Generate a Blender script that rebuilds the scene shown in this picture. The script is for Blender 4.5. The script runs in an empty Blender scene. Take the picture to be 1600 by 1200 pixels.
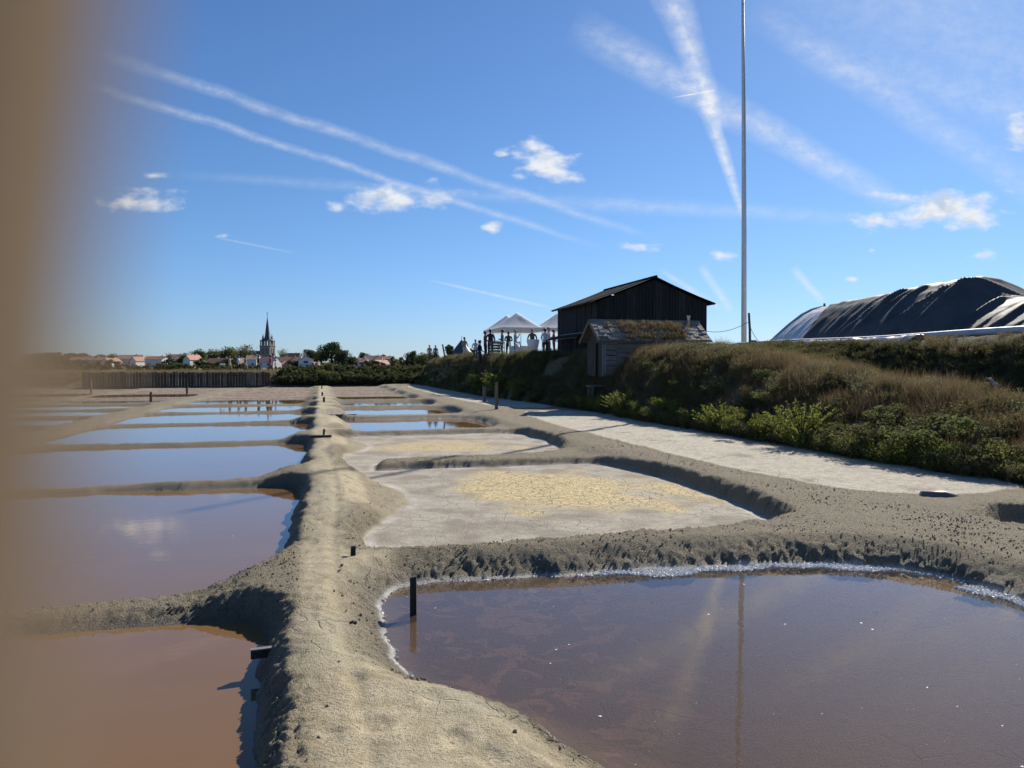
import bpy, math, random
import numpy as np
from mathutils import Vector, Matrix

# ------------------------------------------------------------------ scene, camera, sky, sun
sc = bpy.context.scene
col = sc.collection
R = math.radians
sc.render.engine = 'CYCLES'
sc.cycles.use_denoising = True
sc.cycles.max_bounces = 4
sc.cycles.diffuse_bounces = 2
sc.cycles.glossy_bounces = 2
sc.cycles.transmission_bounces = 2
sc.cycles.transparent_max_bounces = 6
sc.cycles.use_adaptive_sampling = True
sc.cycles.adaptive_threshold = 0.02
sc.cycles.caustics_reflective = False
sc.cycles.caustics_refractive = False

EYE = 1.85
cam_d = bpy.data.cameras.new('camera')
cam = bpy.data.objects.new('camera', cam_d)
col.objects.link(cam)
cam.location = (0, 0, EYE)
cam.rotation_euler = (R(90 - 1.336), 0, 0)
cam_d.sensor_width = 36
cam_d.lens = 27.02
cam_d.clip_start = 0.0012
cam_d.clip_end = 12000
cam_d.dof.use_dof = True
cam_d.dof.focus_distance = 6.0
cam_d.dof.aperture_fstop = 12.0
sc.camera = cam

SUN_EL, SUN_AZ = 33.0, 31.0          # azimuth clockwise from +Y
wd = bpy.data.worlds.new('World'); sc.world = wd; wd.use_nodes = True
wd.cycles.sampling_method = 'MANUAL'; wd.cycles.sample_map_resolution = 512
SUN_STRENGTH = 5.0
sd = bpy.data.lights.new('sun', 'SUN'); sd.energy = SUN_STRENGTH; sd.angle = R(0.53); sd.color = (1, .93, .82)
sun = bpy.data.objects.new('sun', sd); col.objects.link(sun)
sdir = Vector((math.sin(R(SUN_AZ))*math.cos(R(SUN_EL)), math.cos(R(SUN_AZ))*math.cos(R(SUN_EL)), math.sin(R(SUN_EL))))
sun.rotation_euler = sdir.to_track_quat('Z', 'Y').to_euler()
sc.view_settings.view_transform = 'Standard'
sc.view_settings.look = 'None'
sc.view_settings.exposure = 0.44
sc.view_settings.gamma = 1
SKY_STRENGTH = 0.063

class NT:
    """tiny node-tree helper"""
    def __init__(s, tree): s.t = tree; s.n = tree.nodes; s.l = tree.links
    def add(s, typ, inputs=None, **kw):
        nd = s.n.new(typ)
        for k, v in kw.items(): setattr(nd, k, v)
        for k, v in (inputs or {}).items():
            if hasattr(v, 'is_output') or isinstance(v, bpy.types.NodeSocket): s.l.new(v, nd.inputs[k])
            else: nd.inputs[k].default_value = v
        return nd
    def math(s, op, a, b=0.0, c=None, clamp=False):
        i = {0: a, 1: b}
        if c is not None: i[2] = c
        return s.add('ShaderNodeMath', i, operation=op, use_clamp=clamp).outputs[0]
    def vmath(s, op, a, b):
        return s.add('ShaderNodeVectorMath', {0: a, 1: b}, operation=op)
    def mix(s, f, a, b, bt='MIX'):
        nd = s.add('ShaderNodeMix', data_type='RGBA', blend_type=bt)
        for k, v in ((0, f), (6, a), (7, b)):
            if isinstance(v, bpy.types.NodeSocket): s.l.new(v, nd.inputs[k])
            else:
                if k and len(v) == 3: v = (*v, 1)
                nd.inputs[k].default_value = v
        return nd.outputs[2]
    def noise(s, vec, scale, detail=4, rough=.55, dist=0, dim='3D'):
        nd = s.add('ShaderNodeTexNoise', {'Scale': scale, 'Detail': detail, 'Roughness': rough, 'Distortion': dist}, noise_dimensions=dim)
        if vec is not None: s.l.new(vec, nd.inputs['Vector'])
        return nd.outputs['Fac']
    def voro(s, vec, scale, feature='DISTANCE_TO_EDGE', out='Distance', rnd=1):
        nd = s.add('ShaderNodeTexVoronoi', {'Scale': scale, 'Randomness': rnd}, feature=feature)
        s.l.new(vec, nd.inputs['Vector']); return nd.outputs[out]
    def ramp(s, f, lo, hi, a=0.0, b=1.0):
        nd = s.add('ShaderNodeMapRange', {0: f, 1: lo, 2: hi, 3: a, 4: b}); nd.interpolation_type = 'SMOOTHSTEP'
        return nd.outputs[0]

def build_sky():
    T = NT(wd.node_tree); T.n.clear()
    out = T.add('ShaderNodeOutputWorld')
    sky = T.add('ShaderNodeTexSky', sky_type='NISHITA', sun_disc=False, sun_elevation=R(SUN_EL), sun_rotation=R(SUN_AZ),
                altitude=0, air_density=1.0, dust_density=0.16, ozone_density=4.0)
    tc = T.add('ShaderNodeTexCoord').outputs['Generated']
    sep = T.add('ShaderNodeSeparateXYZ', {0: tc}); dx, dy, dz = sep.outputs
    tint = T.mix(1.0, sky.outputs[0], T.mix(T.ramp(dz, -.02, .22), HORIZON_TINT, SKY_TINT), 'MULTIPLY')
    clear = T.add('ShaderNodeBackground', {'Color': tint, 'Strength': SKY_STRENGTH})
    # sky direction as (x / y, z / y); vapour trails are straight there
    yy = T.math('MAXIMUM', dy, .02)
    P = T.add('ShaderNodeCombineXYZ', {0: T.math('DIVIDE', dx, yy), 1: T.math('DIVIDE', dz, yy), 2: 0.0}).outputs[0]
    wn = T.add('ShaderNodeTexNoise', {'Vector': P, 'Scale': 9.0, 'Detail': 4.0, 'Roughness': .6}, noise_dimensions='2D').outputs['Color']
    PW = T.vmath('ADD', P, T.vmath('MULTIPLY', T.vmath('SUBTRACT', wn, (.5, .5, .5)).outputs[0], (.011, .011, 0)).outputs[0]).outputs[0]
    tex = T.ramp(T.noise(T.vmath('MULTIPLY', P, (1, 1.7, 1)).outputs[0], 38, 5, .68, dim='2D'), .25, .78, .42, 1.08)
    total = 0.0
    for (A, B, w0, w1, S, J) in TRAILS_AND_GLOW:
        L = math.hypot(B[0]-A[0], B[1]-A[1]); ang = math.atan2(B[1]-A[1], B[0]-A[0]); c = ((A[0]+B[0])/2, (A[1]+B[1])/2, 0)
        # TEXTURE mapping: moves the trail's middle to the origin, its length to x = -1..1, its mean half width to y = -1..1
        wm = (w0+w1)/2
        mp = T.add('ShaderNodeMapping', {'Location': c, 'Rotation': (0, 0, ang), 'Scale': (L/2, wm, 1)}, vector_type='TEXTURE')
        T.l.new(PW if J > .0045 else P, mp.inputs['Vector'])
        q = T.add('ShaderNodeSeparateXYZ', {0: mp.outputs[0]}).outputs
        wid = T.math('MULTIPLY_ADD', q[0], (w1-w0)/2/wm, 1.0)
        pr = T.math('SUBTRACT', 1.0, T.math('DIVIDE', T.math('ABSOLUTE', q[1]), wid), clamp=True)
        en = T.math('SUBTRACT', 1.0, T.math('POWER', T.math('ABSOLUTE', q[0]), 4.0), clamp=True)
        total = T.math('MULTIPLY_ADD', T.math('MULTIPLY', pr, en), S*1.15, total)
    total = T.math('MULTIPLY', total, tex)
    PC = T.vmath('MULTIPLY', P, (.72, 1.35, 1)).outputs[0]
    puff = T.math('ADD', T.math('MULTIPLY', T.noise(PC, 38, 5, .52, dim='2D'), .60), T.math('MULTIPLY', T.noise(PC, 17, 2, dim='2D'), .40))
    puff = T.math('MULTIPLY', puff, 2.35); best = -9.0
    for (cx, cy, rx, ry, S) in CLOUDS:
        mp = T.add('ShaderNodeMapping', {'Vector': P, 'Location': (cx, cy, 0), 'Scale': (rx, ry, 1)}, vector_type='TEXTURE')
        r = T.add('ShaderNodeVectorMath', {0: mp.outputs[0]}, operation='LENGTH').outputs['Value']
        best = T.math('MAXIMUM', best, T.math('MULTIPLY_ADD', r, -.62, (S-1)*.35))
    lit = T.ramp(T.math('SUBTRACT', puff, T.math('MULTIPLY', T.noise(T.vmath('ADD', PC, (.005, .009, 0)).outputs[0], 38, 3, .5, dim='2D'), 2.35)), -.45, .35)
    cl = T.ramp(T.math('ADD', puff, best), .50, 1.22)
    keep = T.math('MULTIPLY', T.math('SUBTRACT', 1.0, total, clamp=True), T.math('SUBTRACT', 1.0, cl, clamp=True))
    alpha = T.math('MULTIPLY', T.math('SUBTRACT', 1.0, keep, clamp=True), T.math('MULTIPLY', T.ramp(dy, .25, .4), T.ramp(dz, 0, .03)))
    full = T.add('ShaderNodeBackground', {'Color': T.mix(alpha, tint, T.mix(T.math('MULTIPLY', cl, T.math('SUBTRACT', 1.0, lit)), CLOUD_RADIANCE, CLOUD_SHADE)), 'Strength': SKY_STRENGTH})
    inview = T.math('MULTIPLY', T.math('GREATER_THAN', dy, .25), T.math('GREATER_THAN', dz, 0.0))
    mx = T.add('ShaderNodeMixShader', {0: inview, 1: clear.outputs[0], 2: full.outputs[0]})
    T.l.new(mx.outputs[0], out.inputs[0])

SKY_TINT = (.74, .97, 1.24)
HORIZON_TINT = (.70, .90, 1.34)
CLOUD_RADIANCE = (9.8, 10.2, 10.8)
CLOUD_SHADE = (6.2, 7.2, 8.8)
TRAILS_AND_GLOW = [  # long pair falling to the right, the bright crossing trail, its broad partner, short ones low down
    ((-.5600, .3690), (.1150, .1530), .008, .006, .34, .006),
    ((-.5400, .4060), (.1950, .1620), .011, .007, .32, .008),
    ((.1900, .5150), (.2720, .3000), .034, .012, .62, .020),
    ((.2460, .3500), (.3060, .1780), .015, .005, .72, .012),
    ((.0750, .4420), (.5150, .2030), .032, .020, .46, .020),
    ((.3050, .4600), (.7200, .1980), .026, .026, .24, .03),
    ((.3500, .4100), (.7600, .3000), .035, .020, .14, .04),
    ((.3300, .5600), (.8000, .3100), .13, .15, .20, .02),  # not a trail: wide pale veil painting the hazy glow towards the sun
    ((-.4500, .2490), (.4500, .1880), .008, .012, .15, .012),
    ((.0500, .2150), (.5200, .1900), .018, .010, .12, .02),
    ((-.1100, .1120), (.0560, .0745), .0022, .0026, .42, .002),
    ((-.3850, .1670), (-.2800, .1460), .0018, .002, .22, .002),
    ((.1900, .1260), (.2760, .0710), .005, .006, .42, .004),
    ((.2450, .1290), (.2860, .0680), .009, .006, .44, .006),
    ((.3620, .1270), (.4060, .0800), .009, .006, .55, .005),
    ((.2060, .3460), (.2640, .3560), .0013, .0009, .75, .001),
    ((.5850, .2090), (.6200, .2070), .0012, .0012, .55, .001),
]
CLOUDS = [
    (-.485, .212, .060, .016, .9), (-.153, .216, .072, .019, 1.05), (.041, .263, .044, .026, .95), (-.0275, .180, .013, .009, .70),
    (.157, .156, .030, .007, .8), (.268, .144, .022, .010, .78), (.549, .204, .082, .027, 1.08), (.464, .191, .032, .020, .75),
    (.662, .302, .026, .024, 1.0), (.444, .113, .012, .006, .75), (.466, .150, .010, .005, .5), (-.380, .168, .024, .005, .35), (-.462, .246, .030, .008, .35), (-.012, .273, .012, .005, .5),
    (.668, .106, .020, .022, .45), (.61, .143, .026, .010, .3),
]
build_sky()

# ------------------------------------------------------------------ numpy noise
rng = np.random.default_rng(7)
random.seed(7)
def _h(ix, iy, seed):
    n = (ix.astype(np.int64)*374761393 + iy.astype(np.int64)*668265263 + seed*1442695041) & 0xffffffff
    n = ((n ^ (n >> 13))*1274126177) & 0xffffffff
    n = ((n ^ (n >> 16))*2246822519) & 0xffffffff
    return ((n ^ (n >> 15)) & 0xffffff)/float(0xffffff)
def vnoise(x, y, seed=0):
    ix = np.floor(x); iy = np.floor(y); fx = x-ix; fy = y-iy
    fx = fx*fx*(3-2*fx); fy = fy*fy*(3-2*fy)
    a = _h(ix, iy, seed); b = _h(ix+1, iy, seed); c = _h(ix, iy+1, seed); d = _h(ix+1, iy+1, seed)
    return (a*(1-fx)+b*fx)*(1-fy)+(c*(1-fx)+d*fx)*fy-.5
def fbm(x, y, oc=4, seed=0, gain=.5):
    s = 0; a = 1
    for o in range(oc):
        s = s+a*vnoise(x, y, seed+o*17); x = x*2.03+5.1; y = y*2.03-3.7; a *= gain
    return s
def worley(x, y, seed=0):
    ix = np.floor(x); iy = np.floor(y); f1 = np.full(x.shape, 9.); f2 = np.full(x.shape, 9.)
    for ox in (-1, 0, 1):
        for oy in (-1, 0, 1):
            cx = ix+ox; cy = iy+oy
            px = cx+_h(cx, cy, seed); py = cy+_h(cx, cy, seed+91)
            d = np.hypot(px-x, py-y)
            f2 = np.where(d < f1, f1, np.minimum(f2, d)); f1 = np.minimum(f1, d)
    return f1, f2
def sstep(x, a, b):
    t = np.clip((x-a)/(b-a), 0, 1); return t*t*(3-2*t)

# ------------------------------------------------------------------ the marsh grid: s runs along the causeway, t across it to the right
A14 = R(14.0); C14, S14 = math.cos(A14), math.sin(A14)
def W(s, t): return (C14*t-S14*s, S14*t+C14*s)
def ST(x, y): return (C14*y-S14*x, C14*x+S14*y)

def chaikin(p, n=2):
    p = np.array(p, float)
    for _ in range(n):
        q = np.roll(p, -1, 0); p = np.stack([.75*p+.25*q, .25*p+.75*q], 1).reshape(-1, 2)
    return p

PANS = []      # dict: poly (s,t), kind water/dry, name, slope width
def pan(name, poly, kind, wd=.2, smooth=2, depth=.10): PANS.append(dict(name=name, poly=chaikin(poly, smooth), kind=kind, wd=wd, depth=depth))
pan('near_right', [(3.29, 1.25), (3.65, 1.08), (4.02, .86), (4.32, .66), (4.53, .54), (4.84, .49), (5.19, .46), (5.6, .45), (5.97, .5), (6.29, .61), (6.44, .77), (6.45, 1.16),
    (6.42, 1.6), (6.4, 2.18), (6.4, 2.78), (6.38, 3.41), (6.34, 4.04), (6.21, 4.64), (6.0, 5.02), (5.7, 5.24), (5.31, 5.33), (4.87, 5.4), (3.4, 5.5), (1.4, 5.3), (.5, 4.4), (.6, 3.2), (1.4, 2.3), (2.4, 1.75)], 'water', .42)
pan('dry_second', [(7.74, .45), (8.39, .46), (9.22, .65), (9.77, .93), (10.32, 1.15), (11.23, 1.18), (12.04, .95), (12.82, .6), (13.32, .46), (13.89, .48), (13.68, .97), (13.8, 1.55),
    (13.75, 2.83), (13.85, 4.47), (13.75, 5.1), (12.64, 5.4), (11.29, 5.5), (9.88, 5.45), (8.75, 5.39), (8.07, 5.27), (7.74, 5.11), (7.51, 4.78), (7.31, 3.9), (7.21, 3.14), (7.19, 2.45),
    (7.15, 1.78), (7.06, 1.15), (7.08, .67), (7.32, .49)], 'dry', .18)
pan('dry_third', [(14.82, .43), (16.22, .41), (16.87, .72), (17.45, 1.05), (18.47, 1.07), (18.75, .58), (19.63, .32), (20.3, .47), (20.5, 1.66), (20.6, 3.47), (20.5, 5.1), (19.6, 5.35),
    (18.01, 5.42), (16.14, 5.2), (15.36, 4.8), (15.0, 3.78), (14.8, 2.43), (14.7, 1.41), (14.62, 1.06), (14.22, .94), (13.53, .91), (13.56, .48)], 'dry', .17)
pan('right_fourth', [(29.24, .35), (29.56, .61), (27.08, .62), (26.6, 1.56), (26.8, 3.35), (26.8, 4.44), (26.3, 5.03), (24.13, 5.25), (22.4, 5.1), (21.5, 4.42), (21.3, 3.24), (21.15, 1.71),
    (21.0, .48), (21.71, .26), (23.13, .81), (24.47, 1.01), (25.79, .8), (26.67, .32)], 'water', .24)
for k in range(6):
    s0 = 27.9+6.75*k
    pan('right_row', [(s0+.9, .62), (s0+1.4, .30), (s0+2.6, .8), (s0+3.5, 1.0), (s0+4.4, .55), (s0+5.4, .4), (s0+6.0, .7), (s0+6.05, 2.2), (s0+6.0, 4.2), (s0+5.4, 5.1),
        (s0+3, 5.3), (s0+.7, 5.1), (s0+.1, 4.3), (s0, 2.2), (s0+.2, .9)], 'water' if k < 3 else 'mud', .20)
le = [(-4.5, 5.85), (6.42, 12.2), (12.72, 19.0), (19.5, 25.6), (26.1, 31.7), (32.2, 37.7), (38.2, 43.9), (44.4, 48.4), (48.9, 52.9), (53.4, 57.4), (57.9, 61.8), (62.3, 66.2), (66.7, 69.6)]
for k, (a, b) in enumerate(le):
    pan('left_row', [(a, -1.5), (a+.22, -.80), (a+.75, -.40), (a+1.7, -.31), ((a+b)/2, -.33), (b-.7, -.31), (b-.18, -.36), (b, -.62), (b+.05, -2.6), (b+.02, -5.2), (b-.25, -6.2), (b-.9, -6.55),
        (a+.9, -6.6), (a+.2, -6.3), (a-.03, -5.2), (a, -2.6)], 'water' if k < 7 else 'mud', .19)
for k in range(13):
    a = 6.2+4.85*k; b = a+4.4
    pan('far_left_row', [(a, -8.4), (a+.4, -7.75), (b-.4, -7.75), (b, -8.4), (b, -12.8), (b-.4, -13.5), (a+.4, -13.5), (a, -12.9)], 'water' if k in (2, 4, 5, 6, 7, 9) else 'mud', .24)
    pan('outer_left_row', [(a+2, -15.1), (a+2.4, -14.5), (b+1.6, -14.5), (b+2, -15.1), (b+2, -21.6), (b+1.6, -22.4), (a+2.4, -22.4), (a+2, -21.6)], 'water' if k in (4, 6, 7, 9) else 'mud', .24)
    pan('outermost_left_row', [(a+1, -24.3), (a+1.4, -23.6), (b+.6, -23.6), (b+1, -24.3), (b+1, -32), (b+.6, -33), (a+1.4, -33), (a+1, -32)], 'mud', .24)
pan('strip', [(8.6, 6.75), (8.15, 7.5), (8.0, 8.5), (8.7, 9.5), (11, 9.9), (14, 9.9), (19, 9.8), (23, 9.7), (26.6, 9.5), (27.2, 8.3), (26.8, 6.9), (22, 6.4), (16, 6.3), (11, 6.35)], 'strip', .3)
pan('strip_far', [(29.3, 7.0), (29.1, 8.4), (29.6, 9.3), (36, 8.9), (46, 8.5), (58, 8.5), (66, 8.3), (66.4, 7.4), (60, 6.6), (46, 6.5), (36, 6.5)], 'strip', .3)
pan('basin', [(6.9, 7.22), (7.2, 7.71), (7.27, 8.01), (7.1, 8.5), (6.2, 8.4), (6.0, 7.5), (6.38, 7.04)], 'salt', .14)

def poly_sd(poly, s, t):
    """signed distance, positive outside"""
    d2 = np.full(s.shape, 1e9); inside = np.zeros(s.shape, bool)
    n = len(poly)
    for i in range(n):
        a = poly[i]; b = poly[(i+1) % n]; ex, ey = b-a
        wx = s-a[0]; wy = t-a[1]
        k = np.clip((wx*ex+wy*ey)/(ex*ex+ey*ey+1e-12), 0, 1)
        d2 = np.minimum(d2, (wx-k*ex)**2+(wy-k*ey)**2)
        c = ((a[1] <= t) & (b[1] > t)) | ((b[1] <= t) & (a[1] > t))
        with np.errstate(divide='ignore', invalid='ignore'):
            xi = a[0]+(t-a[1])*ex/(ey if ey != 0 else 1e-12)
        inside ^= c & (s < xi)
    d = np.sqrt(d2)
    return np.where(inside, -d, d)

def lerp_tab(x, tab): return np.interp(x, [q[0] for q in tab], [q[1] for q in tab])
CREST = [(-20, .3), (-4, .6), (6, .75), (10.7, .88), (12.1, 1.12), (15.2, 1.46), (18.5, 1.86), (22.2, 2.22), (28, 2.24), (33, 2.28), (60, 2.35), (75, 2.05), (95, 1.2), (140, 1.05)]
TROUGH = [(-20, .3), (0, .55), (10, .82), (14, 1.05), (17, 1.35), (20, 1.85), (24, 2.38), (30, 2.42), (60, 2.35), (75, 2.05), (95, 1.2), (140, 1.05)]
def foot_t(s): return lerp_tab(s, [(-20, 9.55), (30, 9.55), (41, 8.55), (200, 8.55)])
def crest_t(s): return lerp_tab(s, [(-20, 11.8), (32, 11.8), (42, 9.75), (200, 9.75)])
def dike(s, t):
    n = fbm(s*.35, t*.35, 3, 5)
    hc = lerp_tab(s, CREST)+n*.12
    tf = foot_t(s)+.25*fbm(s*.22, s*0+3, 2, 9); tc = crest_t(s)+.2*fbm(s*.2, s*0+8, 2, 4)
    k = np.clip((t-tf)/(tc-tf), 0, 1)
    face = -.06+(hc+.06)*(np.sin(k*np.pi/2)**1.25)
    tr = lerp_tab(s, TROUGH)+n*.06
    back = hc+(tr-hc)*sstep(t, 12.0, 13.6)
    top = lerp_tab(s, [(-20, 1.5), (4, 2.4), (10, 2.62), (34, 2.62), (40, 2.4), (60, 2.35), (75, 2.05), (95, 1.2), (140, 1.05)])
    up = back+(top-back)*sstep(t, 14.9, 16.7)
    z = np.where(t < tc, face, up)
    z = np.where(t > 28, z+(1.05-z)*sstep(t, 28, 36), z)
    veg = sstep(t-foot_t(s), -.1, .3)
    return np.where(t > tf-.2, z, -9), veg

def terrain(s, t, fine=True):
    """height and material masks at marsh coordinates"""
    shp = s.shape; s = s.ravel(); t = t.ravel()
    ws = s+.10*fbm(s*1.3, t*1.3, 3, 21)+.035*vnoise(s*6, t*6, 3); wt = t+.10*fbm(s*1.3+40, t*1.3, 3, 22)+.035*vnoise(s*6+9, t*6, 4)
    near = np.full(s.shape, 3.); prof = np.full(s.shape, 1.0); inz = np.zeros(s.shape); M = np.zeros((len(s), 8))
    dw = np.full(s.shape, 3.); lift = np.full(s.shape, -9.)
    for p in PANS:
        q = p['poly']; m = 1.6
        idx = np.where((s > q[:, 0].min()-m) & (s < q[:, 0].max()+m) & (t > q[:, 1].min()-m) & (t < q[:, 1].max()+m))[0]
        if len(idx) == 0: continue
        d = poly_sd(q, ws[idx], wt[idx])
        if p['kind'] == 'strip':                                       # a raised drying floor, almost level with the banks
            ins = d < 0; M[idx, 0] = np.maximum(M[idx, 0], sstep(-d, -.03, .05)); M[idx, 4] = np.maximum(M[idx, 4], sstep(-d, -.05, .2))
            lift[idx] = np.where(ins, .185+.05*np.exp(d/.12), lift[idx]); continue
        near[idx] = np.minimum(near[idx], d)
        pr = np.where(d > 0, 1-(1-np.clip(d/p['wd'], 0, 1))**1.45, 0)
        prof[idx] = np.minimum(prof[idx], pr)
        ins = d < 0
        if p['kind'] == 'water':
            dw[idx] = np.minimum(dw[idx], d)
            inz[idx] = np.where(ins, -p['depth']*(1-np.exp(d/.30)), inz[idx])
        else:
            inz[idx] = np.where(ins, -(.07 if p['kind'] == 'mud' else .012)*(1-np.exp(d/(.2 if p['kind'] == 'mud' else .5))), inz[idx])
            if p['kind'] == 'mud': M[idx, 7] = np.maximum(M[idx, 7], sstep(-d, -.03, .08))
            elif p['kind'] == 'dry': M[idx, 2] = np.maximum(M[idx, 2], .42*np.exp(-((d+.07)/.07)**2)*np.clip(.5+1.5*fbm(s[idx]*3, t[idx]*3, 3, 15), 0, 1))
            M[idx, 0] = np.maximum(M[idx, 0], sstep(-d, -.03, .05))
            if p['kind'] == 'strip': M[idx, 4] = np.maximum(M[idx, 4], sstep(-d, -.05, .2))
            if p['kind'] == 'salt': M[idx, 2] = np.maximum(M[idx, 2], sstep(-d, -.02, .1))
    hb = .215+.04*fbm(s*.5, t*.5, 2, 31)
    hb = hb-.140*sstep(-t, .42, 1.05)*sstep(t, -6.9, -6.1)-.10*sstep(s, 42, 48)*sstep(t, 5.4, 4.8)-.125*sstep(-t, 6.1, 6.9)          # lower banks between the left pans
    hb = hb-.10*sstep(s, 7.6, 9.5)*sstep(t, .5, 1.1)*sstep(t, 5.6, 5.0)   # and between the right pans beyond the second
    tongue = np.zeros(s.shape)
    for c, hw in ((10.9, 2.0), (17.6, 1.3), (24.2, 1.5)): tongue = np.maximum(tongue, sstep(np.abs(s-c), hw, hw*.6)*sstep(t, .22, .85)*sstep(t, 1.6, 1.3))
    hb = hb*(1-.62*tongue)                                           # low flat spits reaching into the right pans
    z = np.where(near > 0, prof*hb, inz)
    z = np.where(lift > -5, lift, z)
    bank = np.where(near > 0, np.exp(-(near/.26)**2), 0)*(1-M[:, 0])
    pn = .12*fbm(s*1.1, t*1.1, 4, 66)
    trod = sstep(t+pn, -.24, -.06)*sstep(t+pn-.8*np.maximum(4.7-s, 0), .78, .50)      # the trodden line along the causeway
    trod = np.maximum(trod, tongue*.55)
    # clods and lumps on the bank slopes; the trodden tops stay smooth
    if fine:
        dist = np.hypot(s, t)
        wx = .9*fbm(s*5, t*5, 3, 2); wy = .9*fbm(s*5+7, t*5, 3, 3)
        f1, f2 = worley(s*9+wx, t*9+wy, 5); g1, g2 = worley(s*24+wx*2, t*24+wy*2, 8)
        cl = (np.clip(f2-f1, 0, .35)/.35-.6)*(.020+.012*sstep(-t, .0, .2)*sstep(s, 9, 5))*(.15+1.5*np.clip(vnoise(s*1.7, t*1.7, 77)+.5, 0, 1)**1.5)+(np.clip(g2-g1, 0, .4)/.4-.6)*.012*(.3+1.4*np.clip(vnoise(s*3.1, t*3.1, 78)+.5, 0, 1))+.026*(.25-np.abs(fbm(s*14, t*14, 4, 55, .6)))
        left = 1-.45*sstep(-t, .8, 1.5)
        d1, _ = worley(s*2.3+3, t*3.4, 99)                                      # old footprints on the trodden line
        z = z-.014*sstep(d1, .26, .10)*trod*sstep(near, .06, .2)-.010*np.exp(-((t-.16-.05*np.sin(s*.7)-.03*vnoise(s*2, s*0, 4))/.045)**2)*trod*sstep(near, .05, .2)
        amp = left*np.clip(bank*1.15*(1-.7*tongue)+(.06+.16*(1-trod))*(.5+.5*sstep(vnoise(s*1.5, t*1.5, 19), -.2, .3)), 0, 1)*sstep(near, -.02, .08)*(1-M[:, 0])
        z = z+cl*amp*np.clip(1.4-dist/60, .3, 1)+.030*fbm(s*5, t*5, 4, 12, .55)*(amp*.8+.12*(near > .02))
        z = z+.02*fbm(s*1.7, t*1.7, 3, 41)*sstep(near, .05, .4)
        z = z+M[:, 0]*(.006*fbm(s*2.2, t*2.2, 4, 51)+.0022*fbm(s*18, t*18, 3, 52))
    zd, veg = dike(s, t)
    if fine: zd = zd+np.where(zd > -5, .07*fbm(s*1.6, t*1.6, 4, 61)*sstep(zd, .15, .7)+.03*fbm(s*7, t*7, 3, 63), 0)
    veg = np.where(zd > z, veg, 0); z = np.maximum(z, zd)
    # far dike and the land beyond
    fd = .22+(1.05-.22)*sstep(s, 71.2, 74.5)+.05*fbm(s*.2, t*.2, 3, 71)
    z = np.where(s > 70.4, np.maximum(z*(1-sstep(s, 70, 72)), fd*sstep(s, 70.4, 71.5)), z)
    veg = np.maximum(veg, sstep(s, 69.9, 70.8))
    lf = sstep(-t, 34.5, 37); z = z*(1-lf)+lf*(.5+.5*sstep(s, 60, 75)); veg = np.maximum(veg, lf)
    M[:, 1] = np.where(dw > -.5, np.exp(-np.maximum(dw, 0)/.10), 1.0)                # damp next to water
    foam = .7*np.exp(-((dw-.0)/.035)**2)*sstep(s, 5.2, 5.7)*sstep(t, 1.2, 3.0)*(s < 6.9)*(t < 5.9)*(1-.9*np.exp(-((t-5.28)/.10)**2))
    foam = np.maximum(foam, .75*np.exp(-((dw-.015)/.018)**2)*(s < 6.9)*(s > 2)*(t > .2)*(t < 6))
    M[:, 2] = np.maximum(M[:, 2], foam*(.55+.9*np.clip(vnoise(s*9, t*9, 6)+.5, 0, 1)))
    e2 = ((s-10.9)/2.2)**2+((t-3.35)/(1.55+.25*(t-3)))**2; e3 = ((s-17.7)/1.4)**2+((t-2.9)/1.85)**2
    cn = .9*fbm(s*1.3, t*1.3, 5, 81, .6)
    M[:, 3] = np.maximum(sstep(e2+cn, 1.25, .35), .8*sstep(e3+cn, 1.2, .3))*M[:, 0]
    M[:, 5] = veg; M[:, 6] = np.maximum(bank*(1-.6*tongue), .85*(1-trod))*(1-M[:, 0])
    return z.reshape(shp), M

def ground_z(x, y):
    s, t = ST(np.array([float(x)]), np.array([float(y)])); return float(terrain(s, t, False)[0][0])
def ground_st(s, t): return float(terrain(np.array([float(s)]), np.array([float(t)]), False)[0][0])

# ------------------------------------------------------------------ materials
MATS = {}
def new_mat(name):
    m = bpy.data.materials.new(name); m.use_nodes = True; T = NT(m.node_tree); T.n.clear()
    o = T.add('ShaderNodeOutputMaterial'); b = T.add('ShaderNodeBsdfPrincipled'); T.l.new(b.outputs[0], o.inputs[0])
    MATS[name] = m
    return m, T, b, o
def mat(name, c, rough=.8, c2=None, scale=8.0, bump=.0, bscale=None, metal=0, stretch=None, spec=.5, trans=0):
    m, T, b, o = new_mat(name)
    tc = T.add('ShaderNodeTexCoord').outputs['Object']
    if stretch: tc = T.vmath('MULTIPLY', tc, stretch).outputs[0]
    n = T.ramp(T.noise(tc, scale, 5, .6), .3, .7)
    T.l.new(T.mix(n, c, c2 or tuple(x*.72 for x in c)), b.inputs['Base Color'])
    b.inputs['Roughness'].default_value = rough; b.inputs['Metallic'].default_value = metal
    b.inputs['Specular IOR Level'].default_value = spec
    if bump:
        bp = T.add('ShaderNodeBump', {'Strength': bump, 'Distance': .02, 'Height': T.noise(tc, bscale or scale*4, 5, .65)})
        T.l.new(bp.outputs[0], b.inputs['Normal'])
    if trans:
        tr = T.add('ShaderNodeBsdfTranslucent', {'Color': (*[min(1, x*1.3) for x in c], 1)})
        mx = T.add('ShaderNodeMixShader', {0: trans, 1: b.outputs[0], 2: tr.outputs[0]}); T.l.new(mx.outputs[0], o.inputs[0])
    return m
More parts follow.
